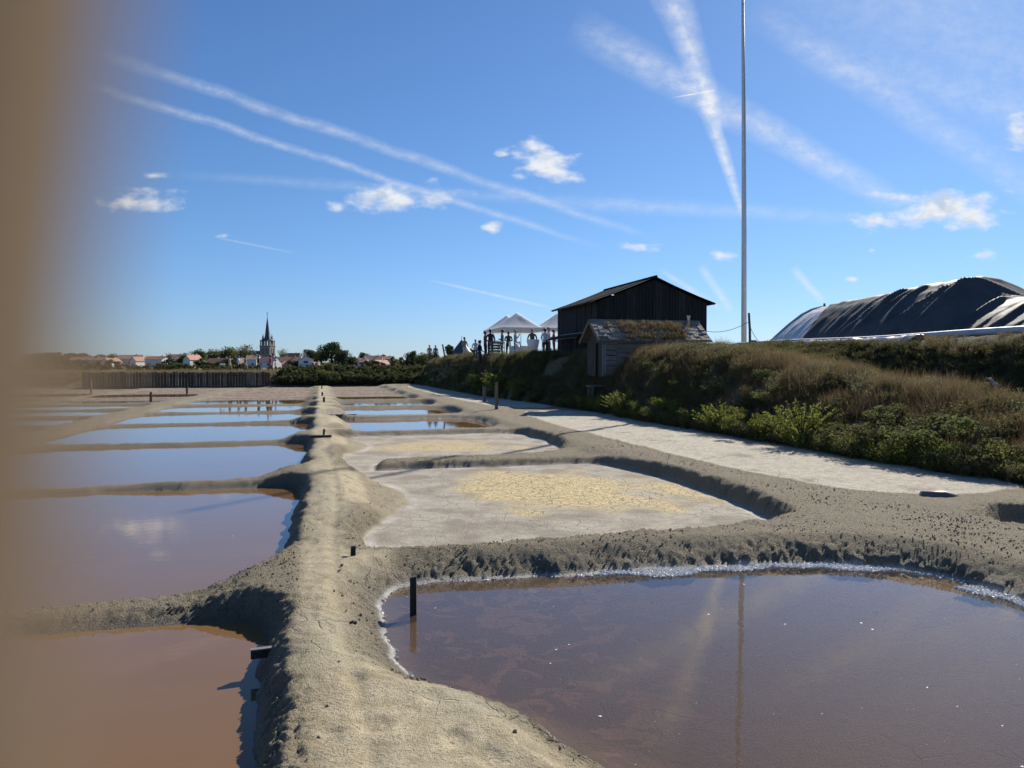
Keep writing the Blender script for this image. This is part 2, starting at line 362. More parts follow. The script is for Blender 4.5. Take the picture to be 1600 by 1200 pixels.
def leaf_mat(name, c, c2, trans=.35, rough=.65):
    m, T, b, o = new_mat(name)
    r = T.add('ShaderNodeObjectInfo').outputs['Random']
    g = T.add('ShaderNodeNewGeometry').outputs['Random Per Island']
    k = T.math('ADD', T.math('MULTIPLY', g, .75), T.math('MULTIPLY', r, .25))
    cc = T.mix(k, c, c2); T.l.new(cc, b.inputs['Base Color'])
    b.inputs['Roughness'].default_value = max(rough, .8); b.inputs['Specular IOR Level'].default_value = .08
    tr = T.add('ShaderNodeBsdfTranslucent'); T.l.new(cc, tr.inputs['Color'])
    mx = T.add('ShaderNodeMixShader', {0: trans, 1: b.outputs[0], 2: tr.outputs[0]}); T.l.new(mx.outputs[0], o.inputs[0])
    return m

def ground_material():
    m, T, b, o = new_mat('marsh_mud')
    pos = T.add('ShaderNodeNewGeometry').outputs['Position']
    a1 = T.add('ShaderNodeAttribute', attribute_name='mask_a'); a2 = T.add('ShaderNodeAttribute', attribute_name='mask_b')
    s1 = T.add('ShaderNodeSeparateColor', {0: a1.outputs['Color']}).outputs; s2 = T.add('ShaderNodeSeparateColor', {0: a2.outputs['Color']}).outputs
    dry, wet, salt = s1[0], s1[1], s1[2]; crust = a1.outputs['Alpha']
    strip, veg, bank = s2[0], s2[1], s2[2]; mud = a2.outputs['Alpha']
    n1 = T.noise(pos, 1.3, 4, .6); n2 = T.noise(pos, 9, 4, .65); n3 = T.noise(pos, 60, 4, .7); n4 = T.noise(pos, 240, 1, .6)
    # trodden causeway mud
    path = T.mix(T.ramp(n2, .3, .72), (.37, .305, .190), (.55, .470, .315))
    path = T.mix(T.ramp(n1, .42, .68), path, (.47, .42, .29))
    path = T.mix(T.math('MULTIPLY', T.ramp(n3, .53, .66), T.ramp(n2, .35, .65, .15, .9)), path, (.20, .16, .10))
    speck = T.ramp(T.noise(T.vmath('MULTIPLY', pos, (1, 1, 1)).outputs[0], 95, 2, .5), .67, .72)
    path = T.mix(T.math('MULTIPLY', speck, .8), path, (.07, .055, .038))
    # bank sides: greyer, crumbly mud, deepened in colour to carry the shade of the faces
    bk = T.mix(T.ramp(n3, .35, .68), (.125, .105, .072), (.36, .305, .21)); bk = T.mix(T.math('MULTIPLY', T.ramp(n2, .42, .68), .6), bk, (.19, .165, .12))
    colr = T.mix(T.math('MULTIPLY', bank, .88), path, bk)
    # damp foot of banks and pond beds
    patchy = T.math('MULTIPLY', T.ramp(T.noise(pos, 3.6, 4, .6, .6), .52, .56), T.ramp(T.add('ShaderNodeSeparateXYZ', {0: pos}).outputs[0], 1.5, .2))
    bed = T.mix(patchy, T.mix(n2, (.15, .112, .085), (.20, .152, .115)), (.36, .25, .165))
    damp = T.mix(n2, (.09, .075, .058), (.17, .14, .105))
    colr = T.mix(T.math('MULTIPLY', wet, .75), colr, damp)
    # dry pan floors
    fl = T.mix(T.ramp(n1, .38, .62), (.30, .258, .200), (.46, .412, .33))
    fl = T.mix(T.math('MULTIPLY', T.ramp(n2, .50, .75), .5), fl, (.25, .215, .165))
    fl = T.mix(T.math('MULTIPLY', T.ramp(n2, .40, .25), .45), fl, (.52, .48, .40))
    st = T.mix(T.ramp(n2, .3, .7), (.39, .35, .265), (.54, .495, .40))
    st = T.mix(T.ramp(n1, .58, .70), st, (.30, .26, .195))
    fl = T.mix(strip, fl, st)
    fl = T.mix(mud, fl, T.mix(T.ramp(n1, .35, .65), (.13, .095, .07), (.23, .185, .14)))
    yl = T.mix(T.ramp(n2, .3, .7), (.60, .47, .235), (.70, .57, .32))
    yl = T.mix(T.math('MULTIPLY', T.ramp(n1, .5, .7), .4), yl, (.48, .40, .25))
    fl = T.mix(crust, fl, yl)
    fleck = T.ramp(T.noise(T.vmath('MULTIPLY', pos, (1, 1.6, 1)).outputs[0], 34, 3, .6), .66, .72)
    fl = T.mix(T.math('MULTIPLY', fleck, T.math('ADD', .35, T.math('MULTIPLY', crust, .5))), fl, (.10, .075, .045))
    colr = T.mix(dry, colr, fl)
    # dike earth under the grass
    vg = T.mix(T.ramp(n2, .3, .7), (.10, .078, .04), (.21, .165, .085)); vg = T.mix(T.ramp(n1, .45, .6), vg, (.085, .085, .035))
    colr = T.mix(veg, colr, vg)
    # pond bed where deep
    sepz = T.add('ShaderNodeSeparateXYZ', {0: pos}).outputs[2]
    under = T.ramp(sepz, -.015, -.05)
    colr = T.mix(under, colr, bed)
    colr = T.mix(T.math('MULTIPLY', salt, .95, clamp=True), colr, (.80, .78, .74))
    T.l.new(colr, b.inputs['Base Color'])
    rg = T.math('SUBTRACT', .93, T.math('MULTIPLY', wet, .45)); T.l.new(rg, b.inputs['Roughness'])
    b.inputs['Specular IOR Level'].default_value = .3
    # relief: drying cracks, crumbs
    wv = T.vmath('ADD', pos, T.vmath('MULTIPLY', T.add('ShaderNodeTexNoise', {'Vector': pos, 'Scale': 6.0}).outputs['Color'], (.12, .12, .12)).outputs[0]).outputs[0]
    flat = T.vmath('MULTIPLY', wv, (1, 1, .3)).outputs[0]
    ck = T.ramp(T.voro(flat, 3.1), 0, .022); ck2 = T.ramp(T.voro(flat, 8.5), 0, .045)
    ckm = T.math('ADD', T.math('MULTIPLY', T.ramp(n1, .48, .6), .6), T.math('MULTIPLY', crust, .4), clamp=True)
    h = T.math('MULTIPLY', T.math('SUBTRACT', ck, 1.0), T.math('MULTIPLY', ckm, .5))
    h = T.math('ADD', h, T.math('MULTIPLY', T.math('SUBTRACT', ck2, 1.0), T.math('MULTIPLY', crust, .5)))
    h = T.math('ADD', h, T.math('MULTIPLY', n3, T.math('ADD', .34, T.math('MULTIPLY', bank, 1.2))))
    h = T.math('ADD', h, T.math('MULTIPLY', n4, .12))
    h = T.math('ADD', h, T.math('MULTIPLY', n2, .6))
    colr2 = T.mix(T.math('MULTIPLY', T.math('SUBTRACT', 1.0, ck), T.math('MULTIPLY', ckm, .75)), colr, (.06, .05, .035)); colr2 = T.mix(T.math('MULTIPLY', T.math('SUBTRACT', 1.0, ck2), T.math('MULTIPLY', crust, .6)), colr2, (.11, .085, .05)); T.l.new(colr2, b.inputs['Base Color'])
    bp = T.add('ShaderNodeBump', {'Strength': 1.0, 'Distance': .032, 'Height': h}); T.l.new(bp.outputs[0], b.inputs['Normal'])
    return m

def water_material(name, body, clear):
    """still brine: a mirror by Fresnel over a murky, partly clear body"""
    m, T, b, o = new_mat(name)
    T.n.remove(b)
    pos = T.add('ShaderNodeNewGeometry').outputs['Position']
    bp = T.add('ShaderNodeBump', {'Strength': .05, 'Distance': .01, 'Height': T.noise(pos, 7, 3, .6)})
    lw = T.add('ShaderNodeLayerWeight', {'Blend': .5}); T.l.new(bp.outputs[0], lw.inputs['Normal'])
    fr = T.math('MULTIPLY_ADD', T.math('POWER', lw.outputs['Facing'], 5.0), .979, .021)     # Schlick, the same from above and from below
    gl = T.add('ShaderNodeBsdfGlossy', {'Roughness': .012, 'Color': (.96, .97, 1, 1)}); T.l.new(bp.outputs[0], gl.inputs['Normal'])
    n = T.noise(pos, .8, 5, .6)
    df = T.add('ShaderNodeBsdfDiffuse'); T.l.new(T.mix(n, body, tuple(x*.82 for x in body)), df.inputs['Color'])
    tr = T.add('ShaderNodeBsdfTransparent', {'Color': (.90, .78, .63, 1)})
    bodyS = T.add('ShaderNodeMixShader', {0: clear, 1: df.outputs[0], 2: tr.outputs[0]})
    mx = T.add('ShaderNodeMixShader', {0: fr, 1: bodyS.outputs[0], 2: gl.outputs[0]})
    T.l.new(mx.outputs[0], o.inputs[0])
    return m

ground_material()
water_material('brine_red', (.245, .140, .058), .15)
water_material('brine_dark', (.13, .100, .080), .62)
mat('weathered_wood', (.22, .19, .15), .9, (.10, .085, .07), 14, .6, 60, stretch=(1, 1, .12))
mat('dark_wood', (.035, .03, .027), .85, (.015, .014, .013), 14, .5, 60, stretch=(1, 1, .1))
mat('tarred_board', (.010, .011, .012), .8, (.022, .022, .022), 5, .5, 50, stretch=(3, 3, .15), spec=.35)
mat('grey_board', (.16, .15, .135), .85, (.27, .26, .24), 6, .5, 50, stretch=(3, 3, .15))
mat('pale_board', (.24, .225, .20), .85, (.13, .12, .105), 6, .5, 40, stretch=(.2, 2, 3))
mat('roof_sheet', (.014, .014, .015), .95, (.030, .028, .027), 2.5, .2, spec=.1)
mat('old_tile', (.34, .285, .24), .85, (.20, .165, .135), 3, .4)
mat('white_canvas', (.80, .80, .80), .75, (.72, .72, .73), 2, .2, 6, trans=.30)
mat('white_paint', (.80, .80, .78), .45, (.70, .70, .69), 6)
mat('white_cloth', (.80, .80, .82), .85, (.72, .72, .76), 5, .2)
mat('metal_pole', (.62, .63, .65), .4, (.52, .53, .56), 3, metal=.4)
mat('mast_paint', (.84, .84, .85), .45, (.78, .78, .80), 4)
mat('rope', (.10, .085, .06), .9, (.06, .05, .04), 30)
mat('dark_plank', (.075, .068, .058), .9, (.04, .036, .032), 6, .4, 30, stretch=(3, 3, .2))
mat('dark_tarp', (.058, .064, .066), .62, (.088, .094, .092), 1.2, .25, 9, spec=.09)
mat('pale_tarp', (.60, .61, .62), .6, (.52, .54, .56), 1.5, .3, 9)
mat('grey_pipe', (.12, .12, .125), .5, (.08, .08, .085), 5)
mat('black_plastic', (.03, .032, .036), .28, (.05, .052, .055), 3, .4, 12)
mat('plastic_pipe', (.58, .60, .63), .5, (.46, .48, .51), 3, .1)
mat('stone', (.30, .27, .235), .9, (.22, .195, .17), 4, .3)
mat('slate', (.055, .062, .075), .6, (.085, .09, .10), 3, .2)
mat('white_wall', (.78, .76, .72), .85, (.70, .68, .64), 2)
mat('cream_wall', (.55, .49, .42), .85, (.48, .42, .36), 2)
mat('red_roof', (.42, .20, .125), .8, (.33, .15, .095), 5, .4, 8)
mat('pale_roof', (.52, .33, .24), .8, (.42, .25, .18), 5, .4, 8)
mat('window_glass', (.03, .035, .045), .12)
mat('bark', (.10, .08, .06), .95, (.06, .05, .04), 6, .6, 20)
mat('skin', (.46, .29, .21), .6, (.42, .26, .19), 30)
mat('finger_skin', (.185, .140, .096), .8, (.165, .124, .085), 260, .15, 2500, spec=.0)
mat('hair_dark', (.03, .022, .016), .6); mat('hair_grey', (.35, .33, .31), .7); mat('hair_fair', (.25, .16, .08), .6)
for nm, c in dict(navy=(.018, .024, .05), black=(.012, .012, .014), white=(.62, .63, .66), beige=(.34, .28, .20), red=(.34, .035, .03), pale_blue=(.33, .42, .55), brown=(.10, .06, .04), grey=(.17, .175, .18), jeans=(.05, .075, .13), khaki=(.20, .17, .11), rust=(.26, .09, .05), shoe=(.03, .026, .022)).items():
    mat('cloth_'+nm, c, .85, None, 20, .2, 60)
leaf_mat('straw_blade', (.32, .25, .13), (.17, .125, .062), .45)
leaf_mat('dry_stalk', (.20, .145, .085), (.11, .08, .05), .5)
leaf_mat('olive_leaf', (.095, .100, .040), (.17, .155, .07), .5)
leaf_mat('lime_leaf', (.135, .160, .034), (.21, .22, .055), .5)
leaf_mat('dark_leaf', (.035, .050, .020), (.075, .095, .036), .3)
leaf_mat('mid_leaf', (.095, .115, .038), (.17, .18, .066), .5)
leaf_mat('grey_leaf', (.14, .155, .09), (.22, .225, .135), .5)
mat('feather', (.46, .47, .50), .7, (.30, .31, .34), 30)

# ------------------------------------------------------------------ mesh helpers
class MB:
    def __init__(s): s.v = []; s.f = []; s.mi = []
    def add(s, vs, fs, m=0):
        o = len(s.v); s.v += [tuple(v) for v in vs]; s.f += [tuple(i+o for i in f) for f in fs]; s.mi += [m]*len(fs)
    def box(s, x0, x1, y0, y1, z0, z1, m=0):
        s.add([(x0, y0, z0), (x1, y0, z0), (x1, y1, z0), (x0, y1, z0), (x0, y0, z1), (x1, y0, z1), (x1, y1, z1), (x0, y1, z1)],
              [(0, 3, 2, 1), (4, 5, 6, 7), (0, 1, 5, 4), (1, 2, 6, 5), (2, 3, 7, 6), (3, 0, 4, 7)], m); return s
    def tube(s, pts, rads, n=8, m=0, cap=True):
        pts = [Vector(p) for p in pts]
        if not hasattr(rads, '__len__'): rads = [rads]*len(pts)
        vs = []; fs = []
        for i, p in enumerate(pts):
            d = (pts[min(i+1, len(pts)-1)]-pts[max(i-1, 0)]).normalized()
            a = d.cross(Vector((0, 0, 1)) if abs(d.z) < .9 else Vector((1, 0, 0))).normalized(); b = d.cross(a)
            for k in range(n):
                an = 2*math.pi*k/n; vs.append(p+(a*math.cos(an)+b*math.sin(an))*rads[i])
        for i in range(len(pts)-1):
            for k in range(n):
                k2 = (k+1) % n; fs.append((i*n+k, i*n+k2, (i+1)*n+k2, (i+1)*n+k))
        if cap: fs.append(tuple(range(n-1, -1, -1))); fs.append(tuple(range((len(pts)-1)*n, len(pts)*n)))
        s.add(vs, fs, m); return s
    def bar(s, a, b, w, h, m=0):
        """a beam of section w x h between two points"""
        a = Vector(a); b = Vector(b); d = (b-a).normalized()
        x = d.cross(Vector((0, 0, 1)) if abs(d.z) < .95 else Vector((1, 0, 0))).normalized()*w/2; y = x.cross(d).normalized()*h/2
        s.add([a-x-y, a+x-y, a+x+y, a-x+y, b-x-y, b+x-y, b+x+y, b-x+y], [(0, 3, 2, 1), (4, 5, 6, 7), (0, 1, 5, 4), (1, 2, 6, 5), (2, 3, 7, 6), (3, 0, 4, 7)], m); return s
    def mesh(s, name, mats, smooth=False):
        me = bpy.data.meshes.new(name); me.from_pydata(s.v, [], s.f)
        for m in (mats if isinstance(mats, (list, tuple)) else [mats]): me.materials.append(MATS[m])
        if any(s.mi): me.polygons.foreach_set('material_index', s.mi)
        if smooth: me.polygons.foreach_set('use_smooth', [True]*len(me.polygons))
        me.update(); return me
    def build(s, name, mats, parent=None, smooth=False, loc=(0, 0, 0), rz=0): return obj(name, s.mesh(name, mats, smooth), parent, loc, rz)
def obj(name, me, parent=None, loc=(0, 0, 0), rz=0, c=None):
    o = bpy.data.objects.new(name, me); (c or col).objects.link(o)
    o.location = loc; o.rotation_euler = (0, 0, rz)
    if parent: o.parent = parent
    return o
def tag(o, label, cat, group=None):
    o['label'] = label; o['category'] = cat
    if group: o['group'] = group
    return o
def thing(name, label, cat, loc=(0, 0, 0), rz=0, group=None): return tag(obj(name, None, None, loc, rz), label, cat, group)
def struct(o): o['kind'] = 'structure'; return o
def stuff(o): o['kind'] = 'stuff'; return o
def np_mesh(name, V, F, mats, smooth=False, mi=None):
    me = bpy.data.meshes.new(name); V = np.asarray(V, np.float32); F = np.asarray(F, np.int32); k = F.shape[1]
    me.vertices.add(len(V)); me.vertices.foreach_set('co', V.ravel())
    me.loops.add(F.size); me.loops.foreach_set('vertex_index', F.ravel())
    me.polygons.add(len(F)); me.polygons.foreach_set('loop_start', np.arange(0, F.size, k, dtype=np.int32))
    for m in mats: me.materials.append(MATS[m])
    if mi is not None: me.polygons.foreach_set('material_index', np.asarray(mi, np.int32))
    me.polygons.foreach_set('use_smooth', np.full(len(F), smooth))
    me.update(calc_edges=True); me.validate(); return me
def copy_tree(o, loc, rz=0, sc_=1, label=None, group=None):
    r = o.copy(); col.objects.link(r); r.location = loc; r.rotation_euler = (0, 0, rz); r.scale = (sc_, sc_, sc_) if not hasattr(sc_, '__len__') else sc_
    if label: r['label'] = label
    if group: r['group'] = group
    for ch in o.children:
        c = ch.copy(); col.objects.link(c); c.parent = r
        for g2 in ch.children:
            d = g2.copy(); col.objects.link(d); d.parent = c
    return r

# ------------------------------------------------------------------ ground sheet
def build_ground():
    rows = [-9.0]
    while rows[-1] < 6000:
        s = rows[-1]
        if s < 1.5: ds = .14
        elif s < 3.0: ds = .03
        elif s < 78: ds = max(.0145*(s/4)**1.25, .0125)
        else: ds = .5*(s/78)**2.0
        rows.append(s+min(ds, 400))
    rows = np.array(rows)
    tau = np.concatenate([-np.geomspace(4, .46, 26), np.arange(-.44, 1.16, .00185), np.geomspace(1.17, 5, 22)])
    S, TAU = np.meshgrid(rows, tau, indexing='ij')
    Tt = TAU*(np.maximum(S, 0)+4.5)
    z, M = terrain(S, Tt)
    X, Y = W(S, Tt)
    nr, nc = S.shape
    V = np.stack([X, Y, z], -1).reshape(-1, 3)
    i = np.arange(nr*nc).reshape(nr, nc)
    F = np.stack([i[:-1, :-1], i[:-1, 1:], i[1:, 1:], i[1:, :-1]], -1).reshape(-1, 4)
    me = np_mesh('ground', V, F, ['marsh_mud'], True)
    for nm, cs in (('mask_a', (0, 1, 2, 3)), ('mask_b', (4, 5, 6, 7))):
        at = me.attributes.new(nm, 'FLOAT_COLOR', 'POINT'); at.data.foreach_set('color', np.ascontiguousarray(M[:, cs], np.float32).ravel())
    print('ground', nr, nc, len(F))
    return struct(obj('ground', me))
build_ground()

# ------------------------------------------------------------------ water sheets
for p in PANS:
    if p['kind'] != 'water': continue
    q = p['poly']; cen = q.mean(0); d = q-cen; L = np.linalg.norm(d, axis=1, keepdims=True)
    nx = np.roll(q, -1, 0)-np.roll(q, 1, 0); nrm = np.stack([nx[:, 1], -nx[:, 0]], 1); nrm /= np.linalg.norm(nrm, axis=1, keepdims=True)+1e-9
    area = np.sum(q[:, 0]*np.roll(q[:, 1], -1)-np.roll(q[:, 0], -1)*q[:, 1])
    if area < 0: nrm = -nrm
    q2 = q+nrm*.13
    xy = [W(a, b) for a, b in q2]
    me = bpy.data.meshes.new('water'); me.from_pydata([(x, y, 0) for x, y in xy], [], [tuple(range(len(xy)))])
    me.materials.append(MATS['brine_dark' if p['name'] in ('near_right',) else 'brine_red']); me.update()
    if me.polygons[0].normal.z < 0: me.flip_normals()
    struct(obj('water', me))

# ================================================================== foliage prototypes (kept out of the scene, instanced or copied from)
def blades(n, h, spread, lean, width, seed, seg=3, hvar=.4):
    """a tuft of bent grass blades -> vertices, quads"""
    r = np.random.default_rng(seed); V = []; F = []
    for i in range(n):
        a = r.uniform(0, 6.283); rad = spread*math.sqrt(r.uniform()); bx, by = rad*math.cos(a), rad*math.sin(a)
        la = r.uniform(0, 6.283); L = h*(1-hvar*r.uniform()); ln = lean*r.uniform(.2, 1)
        wa = r.uniform(0, 6.283); wx, wy = math.cos(wa)*width/2, math.sin(wa)*width/2
        o = len(V)
        for k in range(seg+1):
            f = k/seg; q = ln*f*f; z = L*f*(1-.25*ln*f)
            cx, cy = bx+math.cos(la)*q*L, by+math.sin(la)*q*L; ww = 1-.85*f
            V += [(cx-wx*ww, cy-wy*ww, z), (cx+wx*ww, cy+wy*ww, z)]
        for k in range(seg): F.append((o+2*k, o+2*k+1, o+2*k+3, o+2*k+2))
    return V, F
def leaves(n, rx, ry, rz, size, seed, clumps=14, cz=None, up=.3, shell=.55, droop=0):
    """leaf quads gathered in clumps through an ellipsoid: uneven outline, gaps between"""
    r = np.random.default_rng(seed)
    cz = rz if cz is None else cz
    d = r.normal(size=(clumps, 3)); d /= np.linalg.norm(d, axis=1, keepdims=True)
    c = d*(shell+(1-shell)*r.uniform(size=(clumps, 1)))*np.array([rx, ry, rz])*.78
    cr = r.uniform(.20, .42, clumps)*min(rx, rz)
    k = r.integers(0, clumps, n)
    g = r.normal(size=(n, 3)); g /= np.linalg.norm(g, axis=1, keepdims=True)
    p = c[k]+g*(cr[k]*r.uniform(.25, 1, n)**.5)[:, None]*np.array([1.15, 1.15, .85])
    p[:, 2] = np.maximum(p[:, 2], -rz*.98)+cz
    nrm = g*.7+r.normal(size=(n, 3))*.6; nrm[:, 2] += up; nrm /= np.linalg.norm(nrm, axis=1, keepdims=True)
    a = np.cross(nrm, r.normal(size=(n, 3))); a /= np.linalg.norm(a, axis=1, keepdims=True); b = np.cross(nrm, a)
    sz = size*r.uniform(.6, 1.3, n)[:, None]
    V = np.stack([p-a*sz*.5, p+b*sz*.32, p+a*sz*.5, p-b*sz*.32], 1).reshape(-1, 3)
    F = np.arange(4*n).reshape(n, 4)
    return V, F
def sprigs(n, rx, rz, seed, twigs=60, size=.02):
    """an upright sub-shrub: thin stems carrying small fleshy leaves"""
    r = np.random.default_rng(seed); V = []; F = []
    for i in range(twigs):
        a = r.uniform(0, 6.283); e = r.uniform(.15, 1)**.7; L = rz*r.uniform(.55, 1.05)
        dx, dy = math.cos(a)*rx*e, math.sin(a)*rx*e
        m = n//twigs
        for j in range(m):
            f = (j+r.uniform())/m; f = .12+.88*f
            z = L*(f*(1-.3*e*f)); x = dx*f**1.1+r.normal()*.014; y = dy*f**1.1+r.normal()*.014
            nr = Vector((r.normal(), r.normal(), r.normal()+.4)).normalized(); t1 = nr.cross(Vector((r.normal(), r.normal(), r.normal()))).normalized(); t2 = nr.cross(t1)
            s1 = size*r.uniform(.7, 1.5); p = Vector((x, y, z)); o = len(V)
            V += [p-t1*s1, p+t2*s1*.4, p+t1*s1, p-t2*s1*.4]; F.append((o, o+1, o+2, o+3))
    return [tuple(v) for v in V], F

lib = bpy.data.collections.new('foliage_library')      # not linked: only a source for instances
def proto(name, parts):
    """parts: list of (V, F, material) joined into one mesh"""
    mb = MB(); ms = []
    for V, F, m in parts:
        if m not in ms: ms.append(m)
        mb.add(V, F, ms.index(m))
    o = bpy.data.objects.new(name, mb.mesh(name, ms)); return o
def scatter(name, pts, rots, scales, protos, idx, label=None):
    """one object: prototypes instanced on points by geometry nodes"""
    c = bpy.data.collections.new(name+'_source')
    for i, p in enumerate(protos):
        q = p if p.name not in c.objects else p
        q.name = '%s_%02d' % (name, i); c.objects.link(q)
    me = bpy.data.meshes.new(name); me.vertices.add(len(pts)); me.vertices.foreach_set('co', np.asarray(pts, np.float32).ravel())
    for nm, ty, dt, key in (('rot', 'FLOAT_VECTOR', rots, 'vector'), ('size', 'FLOAT_VECTOR', scales, 'vector')):
        a = me.attributes.new(nm, ty, 'POINT'); a.data.foreach_set(key, np.asarray(dt, np.float32).ravel())
    a = me.attributes.new('which', 'INT', 'POINT'); a.data.foreach_set('value', np.asarray(idx, np.int32))
    o = obj(name, me)
    g = bpy.data.node_groups.new(name+'_nodes', 'GeometryNodeTree')
    g.interface.new_socket('Geometry', in_out='INPUT', socket_type='NodeSocketGeometry'); g.interface.new_socket('Geometry', in_out='OUTPUT', socket_type='NodeSocketGeometry')
    T = NT(g); gi = T.add('NodeGroupInput'); go = T.add('NodeGroupOutput')
    ci = T.add('GeometryNodeCollectionInfo', {'Collection': c, 'Separate Children': True, 'Reset Children': True})
    def attr(nm, ty): 
        n = T.add('GeometryNodeInputNamedAttribute', data_type=ty); n.inputs['Name'].default_value = nm; return n.outputs[0]
    ip = T.add('GeometryNodeInstanceOnPoints'); T.l.new(gi.outputs[0], ip.inputs['Points']); T.l.new(ci.outputs[0], ip.inputs['Instance'])
    ip.inputs['Pick Instance'].default_value = True
    T.l.new(attr('which', 'INT'), ip.inputs['Instance Index']); T.l.new(attr('size', 'FLOAT_VECTOR'), ip.inputs['Scale'])
    er = T.add('FunctionNodeEulerToRotation'); T.l.new(attr('rot', 'FLOAT_VECTOR'), er.inputs[0]); T.l.new(er.outputs[0], ip.inputs['Rotation'])
    T.l.new(ip.outputs[0], go.inputs[0])
    md = o.modifiers.new('scatter', 'NODES'); md.node_group = g
    stuff(o)
    if label: o['label'] = label
    return o

P_straw = [proto('straw', [(*blades(46, .46, .14, .75, .008, 100+i), 'straw_blade'), (*blades(16, .34, .16, .9, .008, 200+i), 'dry_stalk')]) for i in range(4)]
P_stalk = [proto('stalk', [(*blades(60, .50, .20, .45, .007, 300+i), 'dry_stalk'), (*blades(14, .56, .18, .5, .006, 320+i), 'straw_blade'), (*sprigs(160, .18, .40, 330+i, 22, .018), 'olive_leaf')]) for i in range(3)]
P_olive = [proto('olive', [(*sprigs(760, .30, .46, 400+i, 60, .020), 'olive_leaf'), (*blades(26, .42, .24, .5, .007, 420+i), 'dry_stalk')]) for i in range(4)]
P_pale = [proto('pale', [(*sprigs(420, .26, .42, 440+i, 46, .020), 'grey_leaf'), (*blades(20, .44, .2, .5, .008, 460+i), 'straw_blade')]) for i in range(3)]
P_short = [proto('short', [(*blades(40, .15, .18, 1.0, .008, 500+i), 'straw_blade'), (*blades(20, .12, .18, 1.0, .008, 520+i), 'olive_leaf')]) for i in range(3)]
P_hedge = [proto('hedge', [(*leaves(420, .7, .7, .5, .15, 600+i, 12, .45), 'dark_leaf'), (*leaves(140, .7, .7, .5, .13, 620+i, 8, .5), 'olive_leaf')]) for i in range(3)]

def scatter_on(name, n, srange, trange, protos, smin, smax, accept, label, seed, bias=1.0, zoff=-.02, sz=1.0):
    r = np.random.default_rng(seed)
    s = srange[0]+(srange[1]-srange[0])*r.uniform(size=n)**bias; t = r.uniform(trange[0], trange[1], n)
    z, M = terrain(s, t, False)
    k = accept(s, t, z, M, r) > r.uniform(size=n)
    s, t, z = s[k], t[k], z[k]; m = len(s)
    X, Y = W(s, t); sca = r.uniform(smin, smax, m)
    rot = np.stack([r.normal(size=m)*.12, r.normal(size=m)*.12, r.uniform(0, 6.283, m)], 1)
    scl = np.stack([sca, sca, sca*r.uniform(.75, 1.2, m)*sz], 1)
    print(name, m)
    return scatter(name, np.stack([X, Y, z+zoff], 1), rot, scl, protos, r.integers(0, len(protos), m), label)

def no_build(s, t):   # keep growth out of the barn, the shed, the tents' lawn, the heap and the bare track
    bad = ((s > 33) & (s < 40.5) & (t > 10.1) & (t < 12.3) & (fbm(s*.4, t*.4, 2, 44) > -.12)) | ((s > 41) & (s < 60) & (t > 10.2) & (t < 20)) | ((s > 33.6) & (s < 40.6) & (t > 12.2) & (t < 18.4)) | ((s > 26.9) & (s < 29.6) & (t > 10.6) & (t < 15.0)) | ((s > 41) & (s < 60) & (t > 12.2) & (t < 20)) | ((t > 16.8) & (s < 33))
    return (~bad).astype(float)
def patch(s, t, f, sd): return np.clip(.42+2.6*fbm(s*f, t*f, 4, sd), 0, 1)
scatter_on('dry_grass', 8000, (8.5, 33), (10.3, 14.8), P_straw, .35, .9, lambda s, t, z, M, r: no_build(s, t)*np.clip(.04+.8*patch(s, t, 1.1, 11), 0, 1)*sstep(t, 10.3, 11.4), 'dry straw-coloured grass on the crest of the right dike', 1, 1.3)
scatter_on('dead_stalks', 6500, (8.5, 33), (9.8, 13.0), P_stalk, .45, 1.15, lambda s, t, z, M, r: no_build(s, t)*patch(s, t, .6, 12), 'brown dead stalks on the shaded face of the right dike', 2, 1.3)
scatter_on('low_scrub', 6200, (7.5, 40), (9.45, 12.6), P_olive, .4, 1.1, lambda s, t, z, M, r: no_build(s, t)*np.clip(.9*patch(s, t, .8, 13)+sstep(t, 10.5, 9.8)-.25*sstep(t, 10.8, 11.6), 0, 1), 'olive green scrub covering the lower face of the right dike', 3, 1.25)
P_fringe = [proto('fringe', [(*sprigs(520, .32, .42, 480+i, 56, .020), 'lime_leaf' if i else 'mid_leaf')]) for i in range(3)]
scatter_on('green_fringe', 420, (9, 30), (9.35, 9.95), P_fringe, .5, 1.25, lambda s, t, z, M, r: patch(s, t, .45, 23), 'low bright green growth fringing the foot of the right dike', 32, 1.1)
scatter_on('pale_scrub', 1700, (8, 32), (9.7, 13.2), P_pale, .6, 1.15, lambda s, t, z, M, r: no_build(s, t)*patch(s, t, .9, 18)**1.5, 'pale grey-green scrub scattered over the right dike', 31, 1.25)
scatter_on('bank_scrub', 2600, (8, 26), (14.2, 16.15), P_olive, .45, .8, lambda s, t, z, M, r: sstep(t, 14.3, 15.2)*(.55+.45*patch(s, t, .6, 14)), 'dark scrub on the shaded bank below the white pipe', 4, 1.2)
scatter_on('short_turf', 4200, (9, 42), (11.6, 17.2), P_short, .7, 1.4, lambda s, t, z, M, r: no_build(s, t)*.9, 'short dry turf along the top of the right dike', 5, 1.2)
scatter_on('far_grass', 4200, (33, 80), (8.6, 24), P_straw, .6, 1.1, lambda s, t, z, M, r: no_build(s, t)*((t-foot_t(s))/(crest_t(s)-foot_t(s)) > .35)*.75, 'dry grass around the tents on the raised ground', 6)
scatter_on('lawn', 2200, (41, 60), (9.9, 20), P_short, .7, 1.2, lambda s, t, z, M, r: .8+0*s, 'short trampled grass under the tents', 61)
P_pale2 = [proto('pale', [(*sprigs(420, .26, .42, 740+i, 46, .022), 'grey_leaf'), (*blades(24, .44, .2, .5, .010, 760+i), 'straw_blade')]) for i in range(3)]
